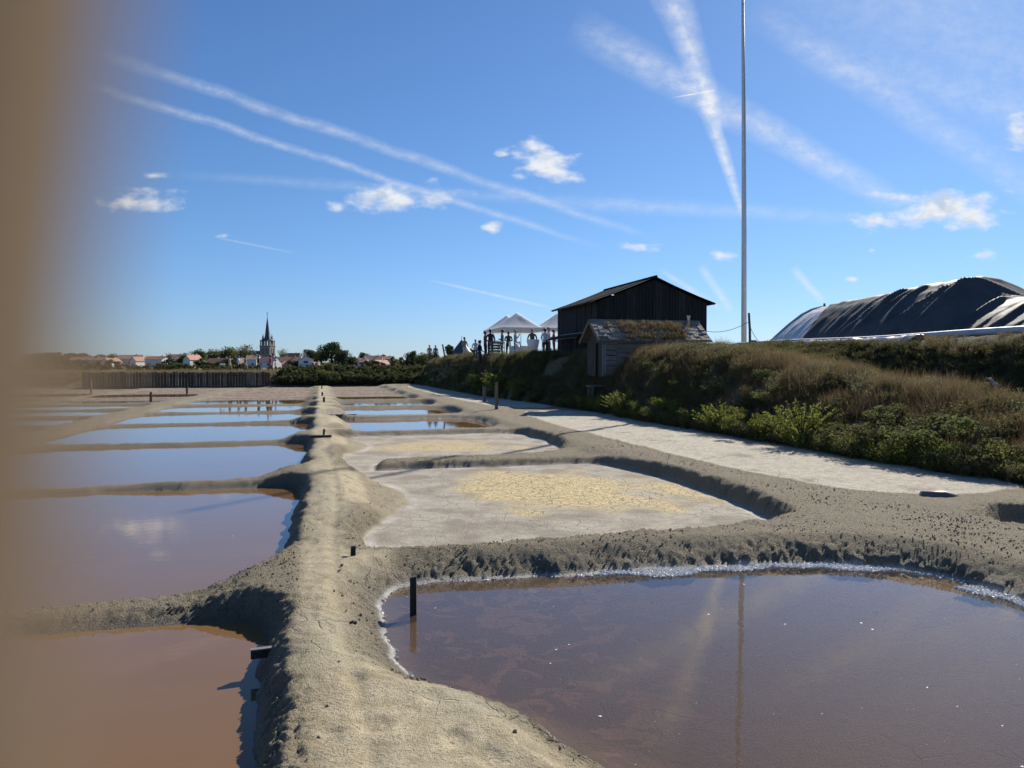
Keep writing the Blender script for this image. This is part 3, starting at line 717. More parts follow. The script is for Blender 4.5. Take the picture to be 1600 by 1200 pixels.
scatter_on('far_scrub', 5200, (30, 78), (8.4, 12.4), P_olive+P_pale2, .5, 1.15, lambda s, t, z, M, r: no_build(s, t)*(t > foot_t(s)-.05)*(t < crest_t(s)+.2)*(.35+.65*patch(s, t, .3, 15)), 'dark scrub on the dike face below the tents', 7)
scatter_on('dike_grass', 4200, (71.5, 84), (-44, 12), P_straw, .9, 1.5, lambda s, t, z, M, r: .9+0*s, 'tall dry grass along the far dike', 8)
scatter_on('dike_scrub', 900, (71.0, 75), (-3.6, 12), P_hedge, .55, .95, lambda s, t, z, M, r: .9+0*s, 'dense dark green scrub along the far dike', 9)
scatter_on('left_scrub', 500, (55, 78), (-60, -34), P_hedge, .8, 1.3, lambda s, t, z, M, r: .6+0*s, 'scrub on the far left edge of the marsh', 10)

# crumbs of dried mud lying on the banks, white flecks of salt floating on the brine
def lump(seed):
    r = np.random.default_rng(seed); V = []; F = []
    ico = [(0, 0, 1), (.89, 0, .45), (.28, .85, .45), (-.72, .53, .45), (-.72, -.53, .45), (.28, -.85, .45), (.72, .53, -.45), (-.28, .85, -.45), (-.89, 0, -.45), (-.28, -.85, -.45), (.72, -.53, -.45), (0, 0, -1)]
    V = [tuple(np.array(v)*r.uniform(.6, 1.15)*np.array([1, .8, .6])) for v in ico]
    F = [(0, 1, 2), (0, 2, 3), (0, 3, 4), (0, 4, 5), (0, 5, 1), (1, 6, 2), (2, 7, 3), (3, 8, 4), (4, 9, 5), (5, 10, 1), (6, 7, 2), (7, 8, 3), (8, 9, 4), (9, 10, 5), (10, 6, 1), (6, 11, 7), (7, 11, 8), (8, 11, 9), (9, 11, 10), (10, 11, 6)]
    return V, F
mat('mud_clod', (.30, .26, .19), .95, (.20, .17, .125), 40, .5, 120)
mat('salt', (.80, .79, .77), .6, (.74, .73, .72), 40)
P_clod = [proto('clod', [(*lump(700+i), 'mud_clod')]) for i in range(5)]
def clods():
    r = np.random.default_rng(77); n = 60000
    s = 2.6+16*r.uniform(size=n)**1.9; t = r.uniform(-1.2, 7, n)
    s[:6000] = r.uniform(5.6, 7.0, 6000); t[:6000] = r.uniform(-5, 7, 6000)
    z, M = terrain(s, t, False)
    k = (M[:, 6]**2*.9+.008 > r.uniform(size=n)) & (z > .05) & (M[:, 0] < .05) & (z < .4)
    s, t, z = s[k], t[k], z[k]; m = len(s); X, Y = W(s, t)
    sc_ = .003+.013*r.uniform(size=m)**3; print('clods', m)
    scatter('mud_crumbs', np.stack([X, Y, z+sc_*.1], 1), r.uniform(0, 6.28, (m, 3)), np.repeat(sc_[:, None], 3, 1), P_clod, r.integers(0, 5, m), 'crumbs of dried mud on the banks')
clods()
P_fleck = [proto('fleck', [([(math.cos(a)*(.6+.4*math.sin(3*a+i)), math.sin(a)*(.7+.3*math.cos(2*a+i)), 0) for a in [j*.785 for j in range(8)]], [tuple(range(8))], 'salt')]) for i in range(3)]
def salt_crust():
    r = np.random.default_rng(9); n = 260000
    s_ = r.uniform(3.2, 6.95, n); t_ = r.uniform(.2, 5.9, n)
    p = [q for q in PANS if q['name'] == 'near_right'][0]['poly']
    k = np.abs(poly_sd(p, s_, t_)) < .22; s_, t_ = s_[k], t_[k]
    z = terrain(s_, t_, True)[0]
    far = sstep(t_, 1.8, 3.2)*sstep(s_, 4.2, 4.8)*(1-.95*np.exp(-((t_-5.28)/.13)**2)*(s_ > 5.3))
    band = .004+.036*far*(.4+1.2*np.clip(.5+1.6*fbm(s_*1.7, t_*1.7, 3, 3), 0, 1))
    k = (z < .004+.004*far) & (z > -band) & (r.uniform(size=len(z)) < .12+.88*far)
    s_, t_, z = s_[k], t_[k], z[k]; m = len(z); X, Y = W(s_, t_); print('salt', m)
    sc_ = .004+.011*r.uniform(size=m)**2; P = [proto('salt_grain', [(*lump(850+j), 'salt')]) for j in range(4)]
    scatter('salt_crust', np.stack([X, Y, np.maximum(z, 0)+.002], 1), r.uniform(0, 6.28, (m, 3)), np.repeat(sc_[:, None], 3, 1)*np.array([1.5, 1.5, .5]), P, r.integers(0, 4, m), 'white salt crust along the shore of the near right pond')
salt_crust()
def flecks():
    r = np.random.default_rng(5); pts = []
    for p in PANS:
        if p['name'] not in ('near_right', 'left_row') or p['kind'] != 'water' or p['poly'][:, 0].min() > 8: continue
        q = p['poly']; n = 240 if p['name'] == 'near_right' else 45
        s = r.uniform(q[:, 0].min(), q[:, 0].max(), n); t = r.uniform(q[:, 1].min(), q[:, 1].max(), n)
        k = poly_sd(q, s, t) < -.08; X, Y = W(s[k], t[k]); pts += list(zip(X, Y, np.full(len(X), .004)))
    m = len(pts); sc_ = .0025+.011*r.uniform(size=m)**6
    scatter('salt_flecks', pts, np.stack([np.zeros(m), np.zeros(m), r.uniform(0, 6.28, m)], 1), np.repeat(sc_[:, None], 3, 1), P_fleck, r.integers(0, 3, m), 'white flecks of salt floating on the brine')
flecks()

# ================================================================== shrubs and trees
def shrub_proto(nm, seed, h, r_, leafm, n=1500, size=.05, fine=False):
    root = obj(nm, None); col.objects.unlink(root); mb = MB(); rr = random.Random(seed)
    for i in range(7):
        a = rr.uniform(0, 6.28); e = rr.uniform(.3, .8)
        mb.tube([(0, 0, -.05), (math.cos(a)*r_*e*.4, math.sin(a)*r_*e*.4, h*.4), (math.cos(a)*r_*e, math.sin(a)*r_*e, h*.85)], [.02, .013, .005], 5)
    st = obj('stem', mb.mesh('stem', 'bark'), root); col.objects.unlink(st)
    if fine: V, F = sprigs(n, r_, h*1.15, seed, 90, size)
    else: V, F = leaves(n, r_, r_, h*.5, size, seed, 26, h*.52)
    m2 = MB(); m2.add(V, F)
    f = obj('foliage', m2.mesh('foliage', leafm), root); col.objects.unlink(f)
    return root
def plant(root, name, loc, rz, s, label, cat, group):
    o = copy_tree(root, loc, rz, s, label, group); o.name = name; o['category'] = cat
    for c in o.children: c.name = c.name.split('.')[0]
    return o
SH = [shrub_proto('shrub', 900+i, .8, .66, 'lime_leaf', 4200, .034, False) for i in range(2)]+[shrub_proto('shrub', 903, .8, .62, 'lime_leaf', 3200, .026, True)]
SO = [shrub_proto('shrub', 920+i, .75, .7, 'olive_leaf', 2400, .05) for i in range(2)]
SM = [shrub_proto('shrub', 940+i, .9, .75, 'mid_leaf', 2400, .055) for i in range(2)]
# bright shrubs along the foot of the dike, from the far end to the near end (s, t, size)
lime = [(27.2, 9.75, 1.1), (25.2, 9.6, 1.1), (23.4, 9.6, 1.35), (21.9, 9.65, 1.1), (20.4, 9.6, 1.35), (17.2, 9.65, 1.2), (16.0, 9.6, 1.25), (15.0, 9.7, 1.0), (13.9, 9.6, 1.45)]
lab = ['yellow-green shrub nearest the old shed at the foot of the dike', 'yellow-green shrub second from the old shed along the dike foot', 'large yellow-green shrub third from the old shed at the dike foot',
       'yellow-green shrub fourth from the old shed at the dike foot', 'yellow-green shrub left of the gap in the row at the dike foot', 'yellow-green shrub just right of the gap in the row at the dike foot',
       'yellow-green shrub third from the right end of the bright row', 'small yellow-green shrub second from the right end of the bright row', 'round bright shrub at the right end of the bright row']
for i, (s, t, k) in enumerate(lime):
    x, y = W(s, t); plant(SH[i % 3], 'shrub', (x, y, ground_st(s, t)-.05), i*1.3, (k, k, k*.85), lab[i], 'shrub', 'bright shrubs along the dike foot')
grey = [(12.7, 9.8, 1.1), (11.8, 9.75, 1.25), (10.9, 9.8, 1.1), (10.2, 10.0, 1.3), (11.2, 10.6, 1.1), (9.4, 9.9, 1.0), (18.6, 9.75, .95), (12.3, 10.5, 1.0)]
for i, (s, t, k) in enumerate(grey):
    x, y = W(s, t); plant((SO+SM)[i % 4], 'shrub', (x, y, ground_st(s, t)-.06), i*2.1, (k, k, k*.8), 'dull green shrub low on the dike near the right edge of the photo', 'shrub', 'dull green shrubs near the right edge')
x, y = W(7.9, 9.2); plant(SH[1], 'shrub', (x, y, ground_st(7.9, 9.2)-.03), .4, .28, 'tiny green shrub alone on the mud right of the dry strip', 'shrub', None)
mid = [(31, 9.9, 1.2), (33, 9.6, 1.4), (35, 9.5, 1.4), (36.8, 9.6, 1.5), (38.5, 9.2, 1.5), (40.5, 9.1, 1.6), (42.5, 8.8, 1.4), (44.5, 8.9, 1.5), (46.5, 8.8, 1.3), (49, 8.9, 1.5), (51.5, 8.8, 1.6), (54.5, 8.9, 1.5), (57.5, 8.8, 1.5), (61, 8.9, 1.6), (64.5, 8.8, 1.6), (68, 8.9, 1.6)]
for i, (s, t, k) in enumerate(mid):
    x, y = W(s, t); plant((SM+SO)[i % 4], 'shrub', (x, y, ground_st(s, t)-.15), i*1.7, (k*.85, k*.85, k*.6), 'dense green shrub on the dike face below the tents', 'shrub', 'shrubs on the dike below the tents')
face = [(29.5, 10.4, .9), (26.0, 10.6, .9), (24.0, 11.0, .8), (22.3, 10.7, 1.0), (20.6, 11.2, .8), (19.2, 10.6, 1.0), (17.6, 11.2, .9), (16.4, 10.7, 1.0), (15.2, 11.3, .85), (14.0, 10.8, .95), (13.0, 11.3, .8), (21.0, 10.5, .9), (18.2, 11.8, .7), (10.9, 11.4, .8)]
for i, (s, t, k) in enumerate(face):
    x, y = W(s, t); plant((SO+SM)[i % 4], 'shrub', (x, y, ground_st(s, t)-.22), i*1.9, (k, k, k*.72), 'olive brown shrub halfway up the overgrown face of the right dike', 'shrub', 'shrubs on the face of the right dike')
for (s, t, k, lb) in ((38.6, 8.95, 1.7, 'yellow-green bush right behind the two tall grey posts'), (42.0, 8.7, 1.6, 'yellow-green bush left behind the two tall grey posts'), (35.6, 9.3, 1.4, 'yellow-green bush right of the two tall grey posts')):
    x, y = W(s, t); plant(SH[int(s) % 3], 'shrub', (x, y, ground_st(s, t)-.1), s, k, lb, 'shrub', 'yellow-green bushes behind the grey posts')
for i in range(34):
    s = 71.6+random.uniform(0, 1.6); t = -3.2+i*.44; x, y = W(s, t); k = random.uniform(1.1, 1.8)
    plant((SM+SO)[i % 4], 'shrub', (x, y, ground_st(s, t)-.2), i*2.3, (k, k, k*.85), 'dark green bush in the hedge at the far end of the salt pans', 'shrub', 'bushes of the hedge at the far end')

def tree_proto(nm, seed, h, rx, rz, leafm, n, size, trunk=.3, clumps=30, shell=.45, bare=0):
    root = obj(nm, None); col.objects.unlink(root); rr = random.Random(seed); mb = MB()
    cz = h-rz
    mb.tube([(0, 0, -.4), (rr.uniform(-.1, .1), 0, cz*.5), (rr.uniform(-.2, .2), rr.uniform(-.2, .2), cz)], [trunk, trunk*.8, trunk*.55], 7)
    for i in range(9):
        a = i*.7+rr.uniform(0, .6); e = rr.uniform(.45, .8)
        mb.tube([(0, 0, cz*.55+rr.uniform(0, cz*.4)), (math.cos(a)*rx*e*.5, math.sin(a)*rx*e*.5, cz), (math.cos(a)*rx*e, math.sin(a)*rx*e, cz+rz*rr.uniform(-.1, .7))], [trunk*.45, trunk*.28, .03], 5)
    t = obj('trunk', mb.mesh('trunk', 'bark', True), root); col.objects.unlink(t)
    V, F = leaves(n, rx, rx, rz, size, seed, clumps, cz, shell=shell); m2 = MB(); m2.add(V, F)
    c = obj('crown', m2.mesh('crown', leafm), root); col.objects.unlink(c)
    return root
TR = dict(round=tree_proto('tree', 1, 8, 4.2, 3.6, 'mid_leaf', 2600, .55), dark=tree_proto('tree', 2, 9, 4.6, 4.2, 'dark_leaf', 3000, .55, .4, 34), airy=tree_proto('tree', 3, 9, 4.2, 3.8, 'grey_leaf', 1100, .5, .3, 40, .3),
          pine=tree_proto('tree', 4, 8, 4.8, 2.3, 'dark_leaf', 2200, .5, .35, 22), low=tree_proto('tree', 5, 4.5, 3.4, 2.2, 'olive_leaf', 1700, .45, .2), bare=tree_proto('tree', 6, 7, 2.6, 2.8, 'dark_leaf', 260, .4, .2, 30, .3))
# village trees: kind, x, y, height scale, width scale, label
VT = [
    ('dark', -243.0, 400, 1.00, 2.78, 'dark tree mass at the far left end of the village skyline'),
    ('dark', -228.8, 403, 0.97, 2.21, 'dark tree mass second from the left end of the skyline'),
    ('low', -216.3, 400, 1.69, 1.82, 'dark tree behind the leftmost red roof'),
    ('round', -217.3, 419, 1.09, 1.18, 'rounded dark tree behind the leftmost white gable'),
    ('bare', -180.3, 381, 1.05, 0.80, 'narrow dark tree left of the long red roof with white gable'),
    ('bare', -165.3, 371, 1.21, 1.18, 'half-bare tree right of the second small white gable'),
    ('round', -154.9, 365, 1.01, 0.88, 'dense round tree left of the tall narrow white house'),
    ('low', -157.4, 362, 1.05, 0.78, 'small bush-like tree left of the dense round tree'),
    ('low', -145.6, 358, 1.12, 0.86, 'low tree right of the tall narrow white house'),
    ('round', -179.0, 440, 1.52, 1.34, 'green tree behind the tall narrow white house'),
    ('round', -177.3, 456, 1.57, 1.30, 'olive tree in the middle of the group left of the church'),
    ('round', -162.6, 440, 1.71, 1.54, 'tallest green tree of the group left of the church'),
    ('airy', -180.0, 520, 1.93, 2.15, 'airy pale tree rising behind the church nave'),
    ('airy', -125.1, 420, 1.29, 0.82, 'pale green tree just right of the church tower'),
    ('dark', -115.7, 440, 1.30, 1.31, 'dark rounded tree behind the white balcony house'),
    ('round', -111.8, 448, 1.55, 0.98, 'green tree between the balcony house and the great dark tree'),
    ('dark', -87.0, 371, 1.56, 1.63, 'great dark tree standing tallest right of the church'),
    ('dark', -80.2, 365, 1.06, 0.94, 'lower dark shoulder tree right of the great dark tree'),
    ('dark', -71.5, 344, 0.65, 0.69, 'dark bush-like tree left of the pink roofs'),
    ('dark', -101.9, 528, 1.29, 1.15, 'domed dark tree above the pink roofs'),
    ('pine', -87.8, 528, 1.17, 0.80, 'small flat dark tree right of the pink roofs'),
    ('low', -49.3, 320, 1.21, 0.77, 'low dark tree right of the last white gable'),
    ('dark', -19.5, 150, 0.48, 0.36, 'domed dark tree well left of the leaning post'),
    ('round', -16.2, 140, 0.47, 0.46, 'broad green tree left of the leaning post'),
    ('round', -13.7, 135, 0.48, 0.35, 'green tree just left of the leaning post'),
    ('pine', -9.6, 120, 0.55, 0.37, 'flat-topped dark pine between the leaning post and the turret'),
    ('pine', -6.3, 120, 0.47, 0.30, 'flat-topped dark pine right of the conical turret'),
    ('low', -24.1, 170, 0.70, 0.46, 'low dark tree between the last white gable and the domed tree'),
]
for i, (k, x, y, hs, ws, lb) in enumerate(VT):
    plant(TR[k], 'tree', (x, y, 1.0), i*1.1, (ws, ws, hs), lb, 'tree', 'trees on the village skyline')
# a long low belt of far trees and scrub closing the horizon
def belt():
    r = np.random.default_rng(3); n = 420
    x = r.uniform(-420, 240, n); y = r.uniform(330, 520, n)
    P = [proto('belt', [(*leaves(260, 3.5, 3.5, 2.2, .9, 660+i, 12, 2.0), 'dark_leaf' if i else 'olive_leaf')]) for i in range(3)]
    scatter('tree_belt', np.stack([x, y, np.full(n, .8)], 1), np.stack([np.zeros(n), np.zeros(n), r.uniform(0, 6.28, n)], 1), np.stack([r.uniform(.8, 1.6, n), r.uniform(.8, 1.6, n), r.uniform(.7, 1.15, n)], 1), P, r.integers(0, 3, n), 'low belt of far trees along the horizon')
    n = 300; x = r.uniform(-140, 30, n); y = r.uniform(92, 200, n)
    scatter('meadow_scrub', np.stack([x, y, np.full(n, .9)], 1), np.stack([np.zeros(n), np.zeros(n), r.uniform(0, 6.28, n)], 1), np.repeat(r.uniform(1.0, 2.2, n)[:, None], 3, 1)*np.array([1, 1, .7]), [P_hedge[i].copy() for i in range(3)], r.integers(0, 3, n), 'scrub on the meadow between the far dike and the village')
belt()

# ================================================================== village
def house(name, label, x, y, w, d, h, rh, rot, wall, roof, cat='house', windows=(), door=None, chimney=True, ridge='x', z0=.9):
    """gabled house: local x is its length, y its depth; the ridge runs along x"""
    o = thing(name, label, cat, (x, y, z0), rot)
    m = MB(); W2, D2 = w/2, d/2
    m.add([(-W2, -D2, 0), (W2, -D2, 0), (W2, D2, 0), (-W2, D2, 0), (-W2, -D2, h), (W2, -D2, h), (W2, D2, h), (-W2, D2, h), (-W2, 0, h+rh), (W2, 0, h+rh)],
          [(0, 1, 5, 4), (2, 3, 7, 6), (1, 2, 6, 9, 5), (3, 0, 4, 8, 7)])
    m.build('wall', wall, o)
    r = MB(); e = .25; t = .16; sl = rh/D2
    for sg in (-1, 1):
        y0 = sg*(D2+e); z0_ = h-e*sl
        a = [(-W2-e, y0, z0_+.02), (W2+e, y0, z0_+.02), (W2+e, 0, h+rh+.02), (-W2-e, 0, h+rh+.02)]
        r.add(a+[(p[0], p[1], p[2]+t) for p in a], [(0, 1, 2, 3), (4, 5, 6, 7), (0, 1, 5, 4), (1, 2, 6, 5), (2, 3, 7, 6), (3, 0, 4, 7)])
    ro = r.build('roof', roof, o)
    if chimney: MB().box(W2*.45, W2*.45+.6, -.3, .3, h+rh*.6, h+rh+.7).build('chimney', wall, ro)
    for (face, u, zc, ww, hh) in windows:
        wn = obj('window', None, o)
        g = MB(); f = MB()
        if face in 'fb':
            sg = -1 if face == 'f' else 1; yy = sg*(D2+.02)
            g.box(u-ww/2, u+ww/2, min(yy, yy+sg*.03), max(yy, yy+sg*.03), zc-hh/2, zc+hh/2)
            for (a0, a1, b0, b1) in ((u-ww/2-.09, u-ww/2, zc-hh/2, zc+hh/2), (u+ww/2, u+ww/2+.09, zc-hh/2, zc+hh/2), (u-ww/2-.09, u+ww/2+.09, zc+hh/2, zc+hh/2+.09), (u-ww/2-.09, u+ww/2+.09, zc-hh/2-.09, zc-hh/2)):
                f.box(a0, a1, min(yy, yy+sg*.07), max(yy, yy+sg*.07), b0, b1)
        else:
            sg = -1 if face == 'l' else 1; xx = sg*(W2+.02)
            g.box(min(xx, xx+sg*.03), max(xx, xx+sg*.03), u-ww/2, u+ww/2, zc-hh/2, zc+hh/2)
            for (a0, a1, b0, b1) in ((u-ww/2-.09, u-ww/2, zc-hh/2, zc+hh/2), (u+ww/2, u+ww/2+.09, zc-hh/2, zc+hh/2), (u-ww/2-.09, u+ww/2+.09, zc+hh/2, zc+hh/2+.09), (u-ww/2-.09, u+ww/2+.09, zc-hh/2-.09, zc-hh/2)):
                f.box(min(xx, xx+sg*.07), max(xx, xx+sg*.07), a0, a1, b0, b1)
        g.build('pane', 'window_glass', wn); f.build('frame', 'white_paint', wn)
    return o
WF = lambda *us: [('f', u*1.6, 1.7, 1.1, 1.3) for u in us]
house('house', 'long low house with red roof at the far left of the village', -215.4, 392, 17.0, 7.8, 3.88, 1.63, 0.05, 'cream_wall', 'red_roof', windows=WF(-3.0, 2.1))
house('house', 'low house with a broad white gable facing the marsh, farthest left', -200.0, 384, 10.4, 4.5, 2.87, 1.92, 1.45, 'white_wall', 'red_roof', windows=[('l', 0, 1.18, .9, 1.1)])
house('house', 'red roofed house between the two leftmost white gables', -202.1, 408, 12.2, 7.8, 4.68, 2.03, 0.00, 'cream_wall', 'pale_roof', windows=WF(-2.1, 1.5))
house('house', 'house with a small white gable left of the narrow dark tree', -187.5, 387, 10.4, 3.2, 3.53, 1.94, 1.40, 'white_wall', 'red_roof', windows=[('l', 0, 1.41, .9, 1.1)])
house('house', 'long house with red roof and white gable right of the narrow dark tree', -175.2, 381, 9.4, 7.8, 4.12, 1.58, -0.20, 'white_wall', 'red_roof', windows=WF(-1.7, 1.2))
house('house', 'house with a sunlit red roof behind the half-bare tree', -174.4, 400, 7.4, 7.8, 4.61, 2.34, 0.10, 'cream_wall', 'pale_roof', windows=WF(-1.3, 0.9))
house('house', 'tall narrow white gabled house left of the olive trees', -150.2, 362, 10.4, 3.4, 3.96, 2.11, 1.40, 'white_wall', 'red_roof', windows=[('l', 0, 1.56, .9, 1.1)])
house('house', 'long brown roofed house left of the walkers on the dike', -140.5, 371, 10.6, 7.8, 2.18, 2.46, 0.00, 'cream_wall', 'red_roof', windows=WF(-1.8, 1.3))
house('house', 'small orange gabled house between two walkers', -127.5, 365, 5.4, 7.8, 1.86, 2.74, 0.70, 'cream_wall', 'pale_roof', windows=WF(-1.0, 0.7))
house('house', 'pale blue house with orange roof below the church', -121.6, 362, 6.1, 7.8, 3.96, 1.81, -0.10, 'white_wall', 'pale_roof', windows=WF(-1.1, 0.8))
house('house', 'orange roofed house with white gable below the church tower', -112.8, 358, 8.3, 7.8, 2.74, 2.38, -0.25, 'white_wall', 'pale_roof', windows=WF(-1.5, 1.0))
house('house', 'low brown roofed house right of the church tower', -118.2, 408, 11.5, 7.8, 3.33, 2.37, 0.10, 'cream_wall', 'red_roof', windows=WF(-2.0, 1.4))
house('house', 'red roofed house behind the low brown roof', -141.6, 496, 9.1, 7.8, 5.91, 3.30, 0.10, 'cream_wall', 'red_roof', windows=WF(-1.6, 1.1))
house('house', 'small house with pale orange roof left of the balcony house', -102.6, 358, 6.6, 7.8, 1.54, 1.49, 0.00, 'cream_wall', 'pale_roof', windows=WF(-1.1, 0.8))
house('house', 'small ochre annex right of the balcony house', -90.4, 355, 3.2, 7.8, 1.54, 1.18, 0.10, 'cream_wall', 'pale_roof', windows=WF(-0.6, 0.4))
house('house', 'pale house with pink roof right of the great dark tree', -75.4, 419, 9.8, 7.8, 4.09, 2.45, 0.05, 'white_wall', 'pale_roof', windows=WF(-1.7, 1.2))
house('house', 'low white house left of the pink roof', -78.2, 400, 6.7, 7.8, 2.95, 2.00, 0.00, 'white_wall', 'pale_roof', windows=WF(-1.2, 0.8))
house('house', 'house with a bright white gable under the pink roof', -61.4, 360, 10.4, 3.8, 1.85, 1.79, 1.20, 'white_wall', 'red_roof', windows=[('l', 0, 0.83, .9, 1.1)])
house('house', 'far red roof at the right end of the village', -78.2, 480, 8.0, 7.8, 5.35, 1.60, 0.00, 'cream_wall', 'red_roof', windows=WF(-1.4, 1.0))
BALCONY_HOUSE = (-95.2, 355, 8.5, 6.6, 3.91, 1.47)
bx_, by_, bw_, bd_, bh_, br_ = BALCONY_HOUSE
bal = house('house', 'white two-storey house with a dark balcony right of the church', bx_, by_, bw_, bd_, bh_, br_, R(90)+.30, 'white_wall', 'pale_roof', windows=[('l', .2, bh_*.68, 1.9, bh_*.36), ('l', -.6, bh_*.24, 1.3, bh_*.3)])
MB().box(-bw_/2-.65, -bw_/2-.02, -bd_*.42, bd_*.42, bh_*.42, bh_*.46).box(-bw_/2-.65, -bw_/2-.57, -bd_*.42, bd_*.42, bh_*.46, bh_*.56).build('balcony', 'white_paint', bal)

def church(x, y):
    o = thing('church', 'grey stone village church with slate nave and tall dark pointed spire', 'church', (x, y, 1.0), R(-12)); o.scale = (1.09, 1.09, 1.03)
    tw = 3.9
    t = MB().box(-tw, tw, -tw, tw, 0, 15.8).build('tower', 'stone', o)
    for zc, hh in ((12.3, 4.2), (5.5, 3.6)):
        for sx in (-1.5, 1.5): MB().box(sx-.75, sx+.75, -tw-.06, -tw+.1, zc-hh/2, zc+hh/2).build('window', 'window_glass', t)
        for sx in (-1.5, 1.5): MB().box(tw-.1, tw+.06, sx-.75, sx+.75, zc-hh/2, zc+hh/2).build('window', 'window_glass', t)
    MB().box(-tw-.3, tw+.3, -tw-.3, tw+.3, 15.8, 16.3).build('cornice', 'stone', o)
    b = obj('belfry', None, o)
    for i in range(4):
        for j in range(4):
            if i in (0, 3) or j in (0, 3):
                cx, cy = -3.4+i*2.267, -3.4+j*2.267; MB().box(cx-.32, cx+.32, cy-.32, cy+.32, 16.3, 19.8).build('column', 'stone', b)
    sp = MB(); prof = [(5.0, 19.8), (4.9, 20.1), (2.3, 21.8), (1.75, 24.0), (1.2, 29), (.12, 38.2)]; n = 8; vs = []; fs = []
    for r_, z in prof:
        for k in range(n):
            a = R(22.5)+k*2*math.pi/n; q = r_*(1.12 if z < 20.5 else 1); vs.append((q*math.cos(a), q*math.sin(a), z))
    for i in range(len(prof)-1):
        for k in range(n): fs.append((i*n+k, i*n+(k+1) % n, (i+1)*n+(k+1) % n, (i+1)*n+k))
    fs.append(tuple(range(n-1, -1, -1))); sp.add(vs, fs); s = sp.build('spire', 'slate', o)
    MB().box(-.1, .1, -.1, .1, 38, 42).box(-.7, .7, -.1, .1, 40.3, 40.55).build('cross', 'dark_wood', s)
    for k, (sx, sy) in enumerate(((-3.6, -3.6), (3.6, -3.6), (-3.6, 3.6), (3.6, 3.6))):
        MB().tube([(sx*.62, sy*.62, 20.2), (sx*.62, sy*.62, 22.4), (sx*.62, sy*.62, 25.2)], [.75, .6, .03], 6).build('pinnacle', 'slate', s)
    nv = MB(); nv.add([(-26, -5.5, 0), (-3.9, -5.5, 0), (-3.9, 6, 0), (-26, 6, 0), (-26, -5.5, 6.0), (-3.9, -5.5, 6.0), (-3.9, 6, 6.0), (-26, 6, 6.0), (-26, .2, 12), (-3.9, .2, 12)], [(0, 1, 5, 4), (1, 2, 6, 9, 5), (2, 3, 7, 6), (3, 0, 4, 8, 7)])
    nvo = nv.build('nave', 'stone', o)
    for k in range(4): MB().box(-23+k*5, -21.6+k*5, -5.56, -5.4, 2, 5).build('window', 'window_glass', nvo)
    r = MB()
    for sg, e in ((-1, -6.1), (1, 6.6)):
        r.add([(-26.4, e, 5.5), (-3.9, e, 5.5), (-3.9, .2, 12.1), (-26.4, .2, 12.1), (-26.4, e, 5.8), (-3.9, e, 5.8), (-3.9, .2, 12.4), (-26.4, .2, 12.4)], [(0, 1, 2, 3), (4, 5, 6, 7), (0, 1, 5, 4), (1, 2, 6, 5), (2, 3, 7, 6), (3, 0, 4, 7)])
    r.build('roof', 'slate', o)
    c = MB(); c.add([(3.9, -4, 0), (9.5, -4, 0), (9.5, 4, 0), (3.9, 4, 0), (3.9, -4, 5), (9.5, -4, 3.5), (9.5, 4, 3.5), (3.9, 4, 5), (3.9, 0, 11), (6.5, 0, 8.5)], [(0, 1, 5, 4), (1, 2, 6, 5), (2, 3, 7, 6), (4, 5, 9, 8), (6, 7, 8, 9), (5, 6, 9)])
    c.build('apse', 'stone', o)
    a = MB(); a.add([(-18, -11, 0), (-6, -11, 0), (-6, -5.6, 0), (-18, -5.6, 0), (-18, -11, 4.6), (-6, -11, 4.6), (-6, -5.6, 7.5), (-18, -5.6, 7.5)], [(0, 1, 5, 4), (1, 2, 6, 5), (4, 5, 6, 7), (3, 0, 4, 7)]); a.build('side_aisle', 'stone', o)
church(-190.7, 600)

# small turret with a conical slate roof, behind the trees right of centre
tu = thing('turret', 'small round stone turret with conical slate roof behind the dike path', 'tower', (-6.2, 95, 1.2))
MB().tube([(0, 0, 0), (0, 0, 2.4)], 1.05, 14).build('wall', 'stone', tu, True)
cn = MB().tube([(0, 0, 2.35), (0, 0, 2.5), (0, 0, 3.9)], [1.25, 1.15, .05], 14).build('roof', 'slate', tu)
MB().tube([(0, 0, 3.8), (0, 0, 4.35)], .03, 5).build('finial', 'dark_wood', cn)
MB().box(-.25, .25, -1.12, -1.0, .9, 1.6).build('window', 'window_glass', tu)

# ================================================================== far dike: retaining wall of upright boards, thin pole
pw = thing('plank_wall', 'retaining wall of upright grey boards below the far dike', 'wall', (*W(71.0, 0), 0), A14)
for i in range(62):
    t = -19.2+i*.242; h = 1.32+random.uniform(-.05, .06); w = .105+random.uniform(-.012, .012)
    MB().box(t-w, t+w, -.03+random.uniform(-.02, .02), .05, .0, h).build('plank', 'weathered_wood' if random.random() < .3 else 'dark_plank', pw)
MB().box(-19.3, -4.3, .06, .16, .95, 1.1).build('rail', 'weathered_wood', pw)
x, y = W(69.6, -8.3)
pl = thing('pole', 'thin bare pole in front of the plank wall at the far dike', 'pole', (x, y, ground_z(x, y)))
MB().tube([(0, 0, -.1), (.02, 0, 1.2), (-.03, 0, 2.3)], [.03, .027, .02], 6).build('shaft', 'weathered_wood', pl)
MB().box(.0, .42, -.015, .015, 1.95, 2.12).build('board', 'white_paint', pl)

